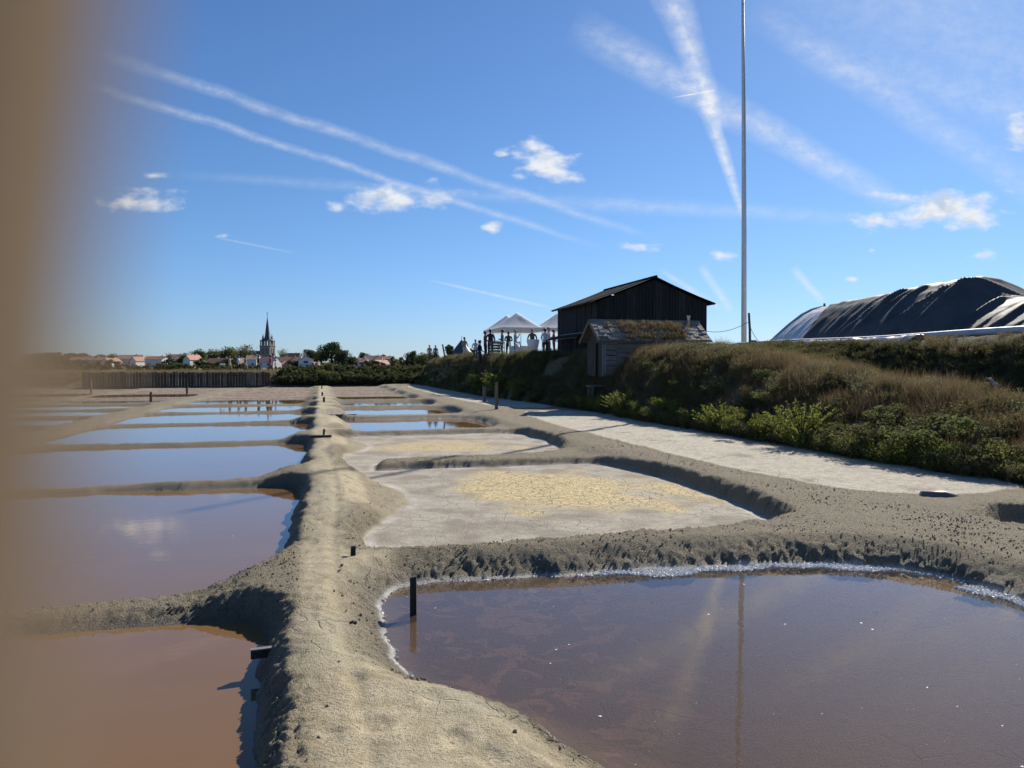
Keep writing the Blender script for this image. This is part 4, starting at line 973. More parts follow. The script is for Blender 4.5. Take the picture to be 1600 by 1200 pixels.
# ================================================================== people
def skin_mesh(verts, edges, radii, root=0, sub=1):
    me = bpy.data.meshes.new('body'); me.from_pydata(verts, edges, [])
    o = bpy.data.objects.new('tmp', me); col.objects.link(o)
    o.modifiers.new('skin', 'SKIN'); sv = me.skin_vertices[0].data
    for i, r_ in enumerate(radii):
        sv[i].radius = (r_, r_) if not hasattr(r_, '__len__') else r_; sv[i].use_root = (i == root)
    ss = o.modifiers.new('sub', 'SUBSURF'); ss.levels = sub; ss.render_levels = sub
    dg = bpy.context.evaluated_depsgraph_get(); dg.update()
    out = bpy.data.meshes.new_from_object(o.evaluated_get(dg))
    bpy.data.objects.remove(o); bpy.data.meshes.remove(me)
    return out
def person(label, x, y, z, face, h=1.72, top='white', legs='jeans', hair='hair_dark', arm='down', skirt=False, bare=False, hat=None, stride=0.0, group=None, shorts=False):
    """standing figure, facing angle measured like a z rotation from -Y"""
    k = h/1.75
    o = thing('person', label, 'person', (x, y, z), face, group); o.scale = (k, k, k)
    V = [(0, 0, .95), (0, .01, 1.12), (0, .015, 1.32), (0, .01, 1.46), (0, -.005, 1.54), (0, -.012, 1.64), (0, -.005, 1.73)]
    E = [(0, 1), (1, 2), (2, 3), (3, 4), (4, 5), (5, 6)]
    Rr = [(.16, .12), (.145, .105), (.17, .115), (.10, .085), (.052, .055), (.075, .092), (.062, .078)]
    for sg in (-1, 1):
        i = len(V)
        if arm == 'down': el, wr, hd = (sg*.25, .03, 1.13), (sg*.27, -.05, .90), (sg*.265, -.08, .80)
        elif arm == 'fold': el, wr, hd = (sg*.25, .02, 1.14), (sg*.10, -.19, 1.16), (sg*.02, -.21, 1.18)
        elif arm == 'raise': el, wr, hd = ((sg*.25, -.10, 1.20), (sg*.15, -.26, 1.42), (sg*.11, -.25, 1.54)) if sg > 0 else ((sg*.25, .03, 1.13), (sg*.27, -.06, .90), (sg*.265, -.09, .80))
        else: el, wr, hd = (sg*.28, .02, 1.15), (sg*.20, -.16, 1.02), (sg*.17, -.24, 1.02)
        V += [(sg*.185, .01, 1.41), el, wr, hd]; E += [(2, i), (i, i+1), (i+1, i+2), (i+2, i+3)]; Rr += [.062, .045, .034, (.042, .022)]
        i = len(V); f = sg*stride
        V += [(sg*.10, 0, .86), (sg*.11, -.02-f*.25, .50), (sg*.115, .03-f*.42, .09), (sg*.125, -.06-f*.42, .035), (sg*.13, -.14-f*.42, .03)]
        E += [(0, i), (i, i+1), (i+1, i+2), (i+2, i+3), (i+3, i+4)]; Rr += [.095, .066, .047, (.048, .036), (.042, .026)]
    me = skin_mesh(V, E, Rr, 0, 2)
    ms = ['skin', 'cloth_'+top, 'cloth_'+legs, 'cloth_shoe', hair]
    for m in ms: me.materials.append(MATS[m])
    mi = []
    for p in me.polygons:
        c = p.center; r_ = math.hypot(c.x, c.y)
        if c.z > 1.52: q = 4 if (c.z > 1.70 or (c.y > .01 and c.z > 1.58)) else 0
        elif c.z > .93 or (abs(c.x) > .19 and c.z > .70): 
            q = 1
            if abs(c.x) > .2 and c.z < (1.2 if bare else .93): q = 0
            if arm in ('fold', 'raise', 'hold') and c.y < -.15: q = 0
        elif c.z > .09: q = 2 if not (shorts and c.z < .48) else 0
        else: q = 3
        mi.append(q)
    me.polygons.foreach_set('material_index', mi); me.polygons.foreach_set('use_smooth', [True]*len(mi)); me.update()
    obj('body', me, o)
    hm = MB(); prof = [(.02, 1.755), (.07, 1.745), (.096, 1.70), (.10, 1.65), (.085, 1.60)]; n = 12; vs = []; fs = []
    for r_, z_ in prof:
        for j in range(n):
            a = j*2*math.pi/n; vs.append((r_*math.cos(a)*.9, r_*math.sin(a)+.012+(.02 if math.sin(a) > 0 else .03*(1.755-z_)/.15), z_))
    for i in range(len(prof)-1):
        for j in range(n):
            if i >= 2 and vs[i*n+j][1] < -.03: continue
            fs.append((i*n+j, (i+1)*n+j, (i+1)*n+(j+1) % n, i*n+(j+1) % n))
    hm.add(vs, fs); hm.build('hair', hair, o, True)
    nz = MB(); nz.add([(0, -.118, 1.64), (-.014, -.098, 1.635), (.014, -.098, 1.635), (0, -.098, 1.675)], [(0, 1, 2), (0, 2, 3), (0, 3, 1)])
    nz.build('nose', 'skin', o)
    fm = MB()
    for sg in (-1, 1):
        fm.box(sg*.03-.011, sg*.03+.011, -.1, -.093, 1.662, 1.672)
        for fi in range(4): fm.tube([(sg*.265, -.065-fi*.012, .80), (sg*.262, -.07-fi*.012, .745+.006*abs(fi-1.5))], [.008, .006], 5) if arm == 'down' else None
    fm.build('eyes_and_fingers' if arm == 'down' else 'eyes', 'skin' if arm == 'down' else 'hair_dark', o)
    if skirt:
        sk = MB(); sk.tube([(0, 0, 1.0), (0, 0, .85), (0, 0, .55)], [.17, .22, .30], 14); sk.build('skirt', 'cloth_'+legs, o)
    if hat:
        hh = MB(); hh.tube([(0, 0, 1.70), (0, 0, 1.71), (0, 0, 1.712), (0, 0, 1.80), (0, 0, 1.82)], [.19, .19, .105, .10, .06], 14); hh.build('hat', 'cloth_'+hat, o)
    return o
def ground_person(label, px, py, face, **kw): return person(label, px, py, ground_z(px, py), face, **kw)
PI = math.pi
# group at the left tent
ground_person('person in dark jacket with back turned under the left tent, nearest the wooden crate', -1.30, 46.4, PI*.9, h=1.78, top='navy', legs='black', arm='hold')
ground_person('person in rust top beside the dark jacketed one at the left tent', -1.62, 46.9, PI*.6, h=1.68, top='rust', legs='navy', arm='fold')
ground_person('person in a wide dark hat at the far left of the tent party', -1.95, 46.6, PI*.35, h=1.55, top='navy', legs='jeans', hat='navy', arm='hold')
# three by the white chairs
ground_person('person in grey top standing left of the three behind the white chairs', -.62, 48.2, -PI*.5, h=1.80, top='grey', legs='black', arm='fold')
ground_person('person in brown top in the middle of the three behind the white chairs', -.22, 48.0, PI, h=1.66, top='brown', legs='black', arm='fold')
ground_person('person in pale shirt lifting a hand, right of the three behind the white chairs', .22, 48.0, PI*.55, h=1.76, top='pale_blue', legs='khaki', hair='hair_grey', arm='raise')
# high table
ground_person('woman in dark top and red trousers behind the high white table', 1.28, 48.6, 0, h=1.82, top='brown', legs='red', hair='hair_fair', arm='hold')
ground_person('man in white shirt and dark trousers right of the high white table', 2.02, 46.6, PI*.85, h=1.74, top='white', legs='black', arm='hold')
ground_person('person in pale shirt half hidden behind the man in white', 2.28, 47.6, PI*.4, h=1.84, top='pale_blue', legs='brown', hair='hair_fair', arm='fold')
ground_person('person in dark red half hidden by the corner of the black barn', 2.56, 47.0, PI*.5, h=1.66, top='red', legs='brown', arm='hold')
# on the path further left
ground_person('person in pale shirt and blue trousers on the dike path beside the turret', -2.30, 48.5, PI*.95, h=1.40, top='white', legs='jeans', hair='hair_grey', arm='hold')
ground_person('person in beige with white trousers on the dike path before the turret', -3.45, 56, PI*.8, h=1.60, top='beige', legs='white', arm='hold')
ground_person('left of two distant people behind the bushes by the leaning post', -7.5, 70, PI*.9, h=1.65, top='beige', legs='khaki', hair='hair_grey')
ground_person('right of two distant people behind the bushes by the leaning post', -7.0, 70.5, PI*.9, h=1.6, top='grey', legs='navy', hair='hair_grey')
# walkers on the far dike
def walker(label, px_u, Y, **kw): return person(label, px_u*Y, Y, 1.12, kw.pop('face', PI*.5), **kw)
walker('leftmost walker on the far dike, in beige', -.3672, 74.5, top='beige', legs='beige', hair='hair_fair', stride=.5)
walker('walker in white top and dark shorts on the far dike', -.3555, 73.5, top='white', legs='black', shorts=True, stride=.6, bare=True)
walker('walker in grey and pale top, third from the left on the far dike', -.3464, 74.2, top='grey', legs='beige', stride=.4, bare=True)
walker('walker all in black on the far dike below the church', -.3297, 74.6, h=1.82, top='black', legs='black', stride=.3)
walker('walker in a red top on the far dike below the church tower', -.3139, 74.0, h=1.80, top='red', legs='khaki', stride=.5)
walker('smaller figure in white right of the walker in red', -.3075, 74.6, h=1.35, top='white', legs='black', stride=.3)

# ================================================================== party: tents, tables, chairs, crate
def tent(label, cx, cy, hz=2.08, pk=3.35):
    z = ground_z(cx, cy)
    o = thing('gazebo_tent', label, 'tent', (cx, cy, z), A14, 'white party tents')
    m = MB(); n = 8; a = 1.5; vs = []; fs = []
    def pt(u, v):   # roof height over the square: hipped, sagging a little between the ribs
        q = max(abs(u), abs(v)); rib = min(abs(u), abs(v))/(q+1e-6)
        return hz+.12+(pk-hz-.12)*(1-q)**1.12-.05*(1-rib)*math.sin(math.pi*q)
    N = 2*n+1
    for i in range(N):
        for j in range(N): u, v = -1+i/n, -1+j/n; vs.append((u*a, v*a, pt(u, v)))
    for i in range(N-1):
        for j in range(N-1): fs.append((i*N+j, (i+1)*N+j, (i+1)*N+j+1, i*N+j+1))
    m.add(vs, fs); can = m.build('canopy', 'white_canvas', o, True)
    va = MB()
    for (x0, y0, x1, y1) in ((-a, -a, a, -a), (a, -a, a, a), (a, a, -a, a), (-a, a, -a, -a)):
        q = 12
        for i in range(q):
            f0, f1 = i/q, (i+1)/q; w0, w1 = .02*math.sin(i*2.1), .02*math.sin((i+1)*2.1)
            nx, ny = (y1-y0)/(2*a), -(x1-x0)/(2*a)
            p0 = (x0+(x1-x0)*f0, y0+(y1-y0)*f0); p1 = (x0+(x1-x0)*f1, y0+(y1-y0)*f1)
            va.add([(p0[0]+nx*.012, p0[1]+ny*.012, hz+.13), (p1[0]+nx*.012, p1[1]+ny*.012, hz+.13), (p1[0]+nx*(.02+w1), p1[1]+ny*(.02+w1), hz-.16), (p0[0]+nx*(.02+w0), p0[1]+ny*(.02+w0), hz-.16)], [(0, 1, 2, 3)])
    va.build('valance', 'white_canvas', can)
    for sx in (-1, 1):
        for sy in (-1, 1): MB().box(sx*(a-.06)-.022, sx*(a-.06)+.022, sy*(a-.06)-.022, sy*(a-.06)+.022, -.05, hz+.1).build('leg', 'metal_pole', o)
    f = MB()
    for (x0, y0, x1, y1) in ((-a, -a, a, -a), (a, -a, a, a), (a, a, -a, a), (-a, a, -a, -a)): f.bar((x0*.96, y0*.96, hz+.02), (x1*.96, y1*.96, hz+.02), .03, .03)
    f.build('frame', 'metal_pole', o)
    return o
tent('white party tent in front, its peak highest in the photo', .37, 55.0)
tent('white party tent behind and left of the front one', -.36, 57.9)
tent('white party tent partly hidden behind the black barn', 3.28, 55.7)

tb = thing('high_table', 'high round table covered to the ground with a white cloth', 'table', (1.30, 47.2, ground_z(1.3, 47.2)))
n = 24; m = MB(); vs = []; fs = []
for i, (r_, z_) in enumerate(((.40, 1.10), (.41, 1.06), (.30, .70), (.27, .45), (.33, .12), (.38, .0))):
    for k in range(n): a = k*2*PI/n; q = r_*(1+(.09*math.cos(6*a) if 1 < i else 0)); vs.append((q*math.cos(a), q*math.sin(a), z_))
for i in range(5):
    for k in range(n): fs.append((i*n+k, (i+1)*n+k, (i+1)*n+(k+1) % n, i*n+(k+1) % n))
m.add(vs, fs); m.build('cloth', 'white_cloth', tb, True); MB().tube([(0, 0, 1.095), (0, 0, 1.115)], .40, 24).build('table_top', 'white_cloth', tb)
tb2 = thing('buffet_table', 'low table under a draped white cloth between the chairs and the high table', 'table', (.62, 49.5, ground_z(.62, 49.5)), .3)
n = 12; m = MB(); vs = []; fs = []
loop = [(-.7, -.45), (-.35, -.46), (0, -.45), (.35, -.46), (.7, -.45), (.71, 0), (.7, .45), (.35, .46), (0, .45), (-.35, .46), (-.7, .45), (-.71, 0)]
for i, (k, z_) in enumerate(((.96, .78), (1, .75), (1.04, .4), (1.1, .02))):
    for j, (a, b) in enumerate(loop): q = k+(.04*math.cos(j*2.2) if i > 1 else 0); vs.append((a*q, b*q, z_))
for i in range(3):
    for j in range(n): fs.append((i*n+j, (i+1)*n+j, (i+1)*n+(j+1) % n, i*n+(j+1) % n))
fs.append(tuple(range(n))); m.add(vs, fs); m.build('cloth', 'white_cloth', tb2)
for (a, b) in ((-.6, -.35), (.6, -.35), (.6, .35), (-.6, .35)): MB().box(a-.03, a+.03, b-.03, b+.03, 0, .74).build('leg', 'weathered_wood', tb2)

def chair(label, x, y, rz):
    o = thing('wooden_chair', label, 'chair', (x, y, ground_z(x, y)), rz, 'white wooden chairs at the party')
    MB().box(-.21, .21, -.2, .21, .44, .475).build('seat', 'white_paint', o)
    for sx in (-.19, .19):
        MB().bar((sx, -.18, 0), (sx, -.18, .45), .04, .04).build('leg', 'white_paint', o)
        MB().bar((sx, .2, 0), (sx, .19, .46), .04, .04).build('leg', 'white_paint', o)
    b = obj('backrest', None, o)
    for sx in (-.19, .19): MB().bar((sx, .2, .46), (sx, .27, .98), .04, .035).build('post', 'white_paint', b)
    MB().bar((-.2, .272, .97), (.2, .272, .97), .03, .07).build('top_rail', 'white_paint', b)
    MB().bar((-.2, .225, .62), (.2, .225, .62), .025, .04).build('rail', 'white_paint', b)
    MB().bar((-.18, .228, .64), (.18, .265, .94), .02, .035).build('cross_bar', 'white_paint', b)
    MB().bar((.18, .25, .64), (-.18, .285, .94), .02, .035).build('cross_bar', 'white_paint', b)
    s = MB(); s.bar((-.19, -.18, .18), (-.19, .2, .18), .02, .03).bar((.19, -.18, .18), (.19, .2, .18), .02, .03).bar((-.19, 0, .18), (.19, 0, .18), .03, .02); s.build('stretcher', 'white_paint', o)
    return o
chair('white cross-back chair beside the wooden crate at the left tent', -.70, 46.6, PI+.25)
chair('white cross-back chair in front of the person in pale shirt', .12, 46.4, PI*.5+.2)
chair('white cross-back chair turned sideways nearest the high table', .52, 45.9, PI*.75)
cr = thing('wooden_crate', 'upright grey wooden slatted crate beside the leftmost white chair', 'crate', (-1.02, 46.0, ground_z(-1.02, 46.0)), .3)
for i in range(6): MB().box(-.28, .28, -.25, -.225, .03+i*.165, .165+i*.165).build('slat', 'weathered_wood', cr)
for i in range(6): MB().box(-.28, -.255, -.22, .25, .03+i*.165, .165+i*.165).build('slat', 'weathered_wood', cr)
for i in range(6): MB().box(.255, .28, -.22, .25, .03+i*.165, .165+i*.165).build('slat', 'weathered_wood', cr)
MB().box(-.3, .3, -.27, .27, 1.02, 1.05).build('lid', 'weathered_wood', cr)
lp = thing('leaning_post', 'pale leaning wooden post on the dike path left of the turret', 'post', (-5.2, 60, ground_z(-5.2, 60)))
MB().tube([(.0, 0, -.2), (-.06, 0, .6), (-.22, 0, 1.45)], [.07, .065, .06], 7).build('shaft', 'pale_board', lp)

# ================================================================== black barn
BX, BY = 4.05, 36.0; BW, BD = 5.55, 6.3; BZ = 2.2
barn = thing('barn', 'black tarred timber barn with a low gable, right of the tents', 'barn', (BX, BY, BZ), A14)
EH, PH = 2.72, 3.78
def gable_h(x): return EH+(PH-EH)*(1-abs(x-BW/2)/(BW/2))
x = 0.0; i = 0
while x < BW-.01:                                   # front boards, upright
    w = min(random.uniform(.15, .21), BW-x); h0, h1 = gable_h(x), gable_h(x+w); th = random.uniform(.0, .025)
    m = MB(); a = -.03-th; mid = x < BW/2 < x+w
    pts = [(x+.006, h0), (x+w-.006, h1)] if not mid else [(x+.006, h0), (BW/2, PH), (x+w-.006, h1)]
    top = [(p[0], a, p[1]-.03) for p in pts]; topb = [(p[0], .0, p[1]-.03) for p in pts]
    k = len(pts); vs = [(x+.006, a, random.uniform(-.3, -.2)), (x+w-.006, a, -.3)]+top[::-1]+[(x+.006, 0, -.3), (x+w-.006, 0, -.3)]+topb[::-1]
    q = k+2; fs = [tuple(range(q)), tuple(range(2*q-1, q-1, -1))]+[(j, q+j, q+(j+1) % q, (j+1) % q) for j in range(q)]
    m.add(vs, fs); m.build('board', 'tarred_board' if (random.random() < .8) else 'dark_wood', barn); x += w
y = 0.0
while y < BD-.01:                                   # left side boards
    w = min(random.uniform(.15, .21), BD-y); th = random.uniform(0, .03)
    MB().box(-.03-th, 0, y+.006, y+w-.006, -.9, EH-.02-random.uniform(0, .03)).build('board', 'tarred_board' if random.random() < .7 else 'dark_wood', barn); y += w
MB().box(.02, BW-.02, .02, BD, -.9, EH-.05).build('inner_wall', 'dark_wood', barn)
g = MB(); g.add([(0, .02, EH-.05), (BW, .02, EH-.05), (BW/2, .02, PH-.06), (0, BD, EH-.05), (BW, BD, EH-.05), (BW/2, BD, PH-.06)], [(0, 1, 2), (3, 5, 4)]); g.build('inner_gable', 'dark_wood', barn)
for sg in (-1, 1):
    rf = obj('roof', None, barn); nsh = 6
    for j in range(nsh):                             # corrugated sheets laid side by side
        y0 = -.28+j*(BD+.5)/nsh; y1 = y0+(BD+.5)/nsh+.05; m = MB(); vs = []; fs = []; N = 22
        ex = BW/2+.36; dz = random.uniform(0, .02)
        for a in range(N+1):
            yy = y0+(y1-y0)*a/N; co = .018*math.cos(a/N*2*PI*7)
            for b in range(4):
                f = b/3; xx = BW/2+sg*ex*(1-f); zz = PH+.02-(PH-EH)/(BW/2)*ex*(1-f)+co+.035*(j % 2)*.4+dz-(.03*math.sin(f*PI) if sg < 0 else .05*math.sin(f*PI)); vs.append((xx, yy, zz+.05))
        for a in range(N):
            for b in range(3): fs.append((a*4+b, a*4+b+1, a*4+b+5, a*4+b+4))
        m.add(vs, fs); m.build('roof_sheet', 'roof_sheet', rf, True)
MB().tube([(BW/2, -.3, PH+.1), (BW/2, BD+.25, PH+.1)], .07, 8).build('ridge_cap', 'roof_sheet', barn)
MB().bar((BW+.3, -.25, EH-.06), (BW+.3, BD+.2, EH-.06), .03, .09).build('eave_board', 'pale_board', barn)
MB().bar((-.3, -.25, EH-.06), (-.3, BD+.2, EH-.06), .03, .08).build('eave_board', 'dark_wood', barn)
MB().box(BW/2-.05, BW/2+.05, -.085, -.06, -.2, EH).build('post', 'dark_wood', barn)
lean = MB(); lean.bar((-.1, .6, 1.28), (-.1, 5.6, 1.28), .10, .05).bar((-.9, .6, 1.02), (-.9, 5.6, 1.02), .05, .04); lean.build('lean_to_rail', 'plastic_pipe', barn)
lr = MB(); lr.add([(-.05, .5, 1.32), (-.05, 5.7, 1.32), (-.95, 5.7, 1.05), (-.95, .5, 1.05), (-.05, .5, 1.28), (-.05, 5.7, 1.28), (-.95, 5.7, 1.01), (-.95, .5, 1.01)], [(0, 1, 2, 3), (4, 7, 6, 5), (0, 3, 7, 4), (1, 5, 6, 2), (2, 6, 7, 3)]); lr.build('lean_to_roof', 'roof_sheet', barn)
for yy in (.7, 5.5): MB().box(-.94, -.86, yy-.04, yy+.04, -1.0, 1.03).build('lean_to_post', 'dark_wood', barn)

# ================================================================== old shed half buried in the dike
sx, sy = W(27.55, 10.45)
shed = thing('old_shed', 'low old shed with broken tiled roof, half sunk in the dike', 'shed', (sx, sy, 1.45), A14)
SL, SD, SE, SP = 4.3, 1.75, 1.45, 2.13
for j in range(8): MB().box(.55, 2.0, -.03-random.uniform(0, .012), .0, .02+j*.178, .02+j*.178+.166).build('board', 'pale_board', shed)
for j in range(6): MB().box(2.02, SL-.05, -.02-random.uniform(0, .02), .01, .1+j*.23, .1+j*.23+.21).build('board', 'grey_board', shed)
yy = 0
while yy < SD-.05:
    w = min(.19, SD-yy); hh = SE+(SP-SE)*(1-abs(yy+w/2-SD/2)/(SD/2))
    if not (.42 < yy+w/2 < .82): MB().box(-.03-random.uniform(0, .015), .0, yy+.006, yy+w-.006, 0, hh-.08).build('board', 'dark_plank', shed)
    else: MB().box(-.03, .0, yy+.006, yy+w-.006, 1.28, hh-.08).build('board', 'dark_plank', shed)
    yy += w
MB().box(.04, .5, .03, SD-.03, 0.0, 1.42).build('inner_wall', 'dark_wood', shed)
MB().box(.5, SL, .03, SD, 0, 1.42).build('back_wall', 'dark_wood', shed)
MB().box(-.05, .10, -.05, -.0, 0, 1.40).build('corner_board', 'grey_board', shed)
for j in range(7): MB().box(.11, .54, -.03-random.uniform(0, .02), .0, .02+j*.2, .02+j*.2+random.uniform(.16, .19)).build('board', 'pale_board' if j % 3 else 'grey_board', shed)
for sg in (-1, 1):
    rf = obj('roof', None, shed); ez = SE-.12
    m = MB(); yo = SD/2+sg*(SD/2+.24); a = [(-.25, yo, ez), (SL+.15, yo, ez), (SL+.15, SD/2, SP), (-.25, SD/2, SP)]
    m.add(a+[(p[0], p[1], p[2]+.04) for p in a], [(0, 1, 2, 3), (4, 5, 6, 7), (0, 1, 5, 4), (1, 2, 6, 5), (2, 3, 7, 6), (3, 0, 4, 7)]); m.build('deck', 'weathered_wood', rf)
    if sg > 0: continue
    for r_ in range(6):
        for c in range(22):
            if random.random() < (.10 if c < 5 or c > 17 else .42): continue
            f0, f1 = r_/6, (r_+1.3)/6; f1 = min(f1, 1.02)
            x0 = -.27+c*.213+random.uniform(-.012, .012); x1 = x0+.205
            P0 = lambda f: (yo+(SD/2-yo)*f, ez+(SP-ez)*f)
            (ya, za), (yb, zb) = P0(f0), P0(f1); dz = .055+random.uniform(0, .03); m = MB()
            m.add([(x0, ya, za+dz+.02), (x1, ya, za+dz+.02), (x1, yb, zb+dz), (x0, yb, zb+dz), (x0, ya, za+dz-.01), (x1, ya, za+dz-.01), (x1, yb, zb+dz-.03), (x0, yb, zb+dz-.03)], [(0, 1, 2, 3), (4, 7, 6, 5), (0, 4, 5, 1), (1, 5, 6, 2), (2, 6, 7, 3), (3, 7, 4, 0)])
            m.build('tile', 'old_tile', rf)
MB().box(-.26, SL+.16, SD/2-.06, SD/2+.06, SP+.02, SP+.10).build('ridge_board', 'pale_board', shed)
for sg in (-1, 1): MB().bar((-.27, SD/2, SP+.02), (-.27, SD/2+sg*(SD/2+.26), SE-.12), .03, .14).build('barge_board', 'weathered_wood', shed)
th = MB()
for k in range(330):
    f = random.uniform(.0, .85); x0 = random.uniform(.9, 3.5) if random.random() < .8 else random.uniform(.2, 4.2); yo = -.24
    V, F = blades(12, .20, .09, 1.2, .014, 5000+k, 2); th.add([(v[0]+x0, v[1]+yo+(SD/2-yo)*f, v[2]+SE-.08+(SP-SE+.12)*f+.05) for v in V], F)
to = th.build('roof_grass', 'straw_blade', shed); to['kind'] = 'stuff'
vs_ = MB().tube([(3.98, SD/2, SP+.05), (3.98, SD/2, SP+.22)], .045, 10).tube([(3.98, SD/2, SP+.2), (3.98, SD/2, SP+.30)], [.05, .085], 10).build('vent_pipe', 'white_paint', shed)
pn = MB(); pn.add([(2.0, -.1, .1), (3.6, -.35, .15), (3.5, -.1, .95), (2.6, -.06, .75), (2.0, -.12, .06), (3.6, -.37, .11), (3.5, -.12, .91), (2.6, -.08, .71)], [(0, 1, 2, 3), (4, 7, 6, 5), (0, 4, 5, 1), (1, 5, 6, 2), (2, 6, 7, 3), (3, 7, 4, 0)])
tag(pn.build('fallen_panel', 'pale_board', None, False, (sx, sy, 1.55), A14), 'grey fallen panel leaning on the front of the old shed', 'panel')
px_, py_ = W(26.6, 11.9+.35)
po = thing('post', 'bare wooden post standing in front of the old shed roof', 'post', (px_, py_, ground_z(px_, py_))); MB().tube([(0, 0, -.2), (0, 0, 1.25)], [.055, .05], 7).build('shaft', 'weathered_wood', po)
bx, by = W(27.3, 10.25)
bn = thing('plank_walkway', 'short plank walkway on posts at the foot of the old shed', 'walkway', (bx, by, ground_st(27.3, 10.25)-.05), A14)
for j in range(3): MB().box(-.5, 1.0, -.3+j*.19, -.12+j*.19, .42, .47).build('plank', 'weathered_wood', bn)
for (a, b) in ((-.4, -.2), (.9, -.2), (-.4, .2), (.9, .2), (.3, -.2)): MB().box(a-.035, a+.035, b-.035, b+.035, -.55, .42).build('leg', 'weathered_wood', bn)

# ================================================================== mast, post, rope
mx, my = 9.92, 32.9; mz = ground_z(mx, my)
ms = thing('mast', 'very tall slim pale mast rising from the dike behind the shed', 'mast', (mx, my, mz))
MB().tube([(0, 0, -.3), (-.03, 0, 5), (-.08, 0, 10), (-.15, 0, 14.75)], [.115, .105, .085, .062], 12).build('shaft', 'mast_paint', ms, True)
MB().tube([(-.15, 0, 14.72), (-.15, 0, 14.78), (-.15, 0, 14.9), (-.15, 0, 14.95)], [.04, .09, .09, .03], 10).build('cap', 'metal_pole', ms, True)
st_ = MB()
for k in range(9): V, F = lump(800+k); q = random.uniform(.12, .24); a = k*.7; st_.add([(v[0]*q+math.cos(a)*.42, v[1]*q+math.sin(a)*.42, v[2]*q*.7+.05) for v in V], F)
st_.build('footing_stones', 'stone', ms)
MB().tube([(.02, -.1, 1.2), (-.05, -.09, 8), (-.12, -.07, 14.6)], .006, 4).build('halyard', 'rope', ms)
qx, qy = 9.35, 30.2; qz = ground_z(qx, qy)
gp_ = thing('tether_post', 'short wooden post beside the mast base holding ropes', 'post', (qx, qy, qz))
MB().tube([(0, 0, -.2), (-.02, 0, .7), (-.06, 0, 1.33)], [.055, .05, .045], 8).build('shaft', 'weathered_wood', gp_)
MB().box(-.02, .22, -.12, .12, -.05, .26).build('block', 'weathered_wood', gp_)
r = MB(); e0 = Vector((BX+BW*C14, BY+BW*S14, BZ+1.35)); e1 = Vector((qx-.05, qy, qz+.98)); pts = []
for k in range(13): f = k/12; p = e0.lerp(e1, f); p.z -= .55*f*(1-f)*1.3; pts.append(p)
r.tube(pts, .011, 5); tag(r.build('rope', 'rope'), 'slack dark rope strung from the black barn to the tether post', 'rope')
r = MB(); e0 = Vector((qx-.03, qy, qz+.85)); e1 = Vector((qx+.42, qy-.3, qz+.03)); pts = [e0.lerp(e1, k/8)-Vector((.05*math.sin(k/8*PI), 0, .05*math.sin(k/8*PI))) for k in range(9)]
r.tube(pts, .010, 5); tag(r.build('rope', 'rope'), 'dark guy rope running down from the tether post to the white pipe', 'rope')

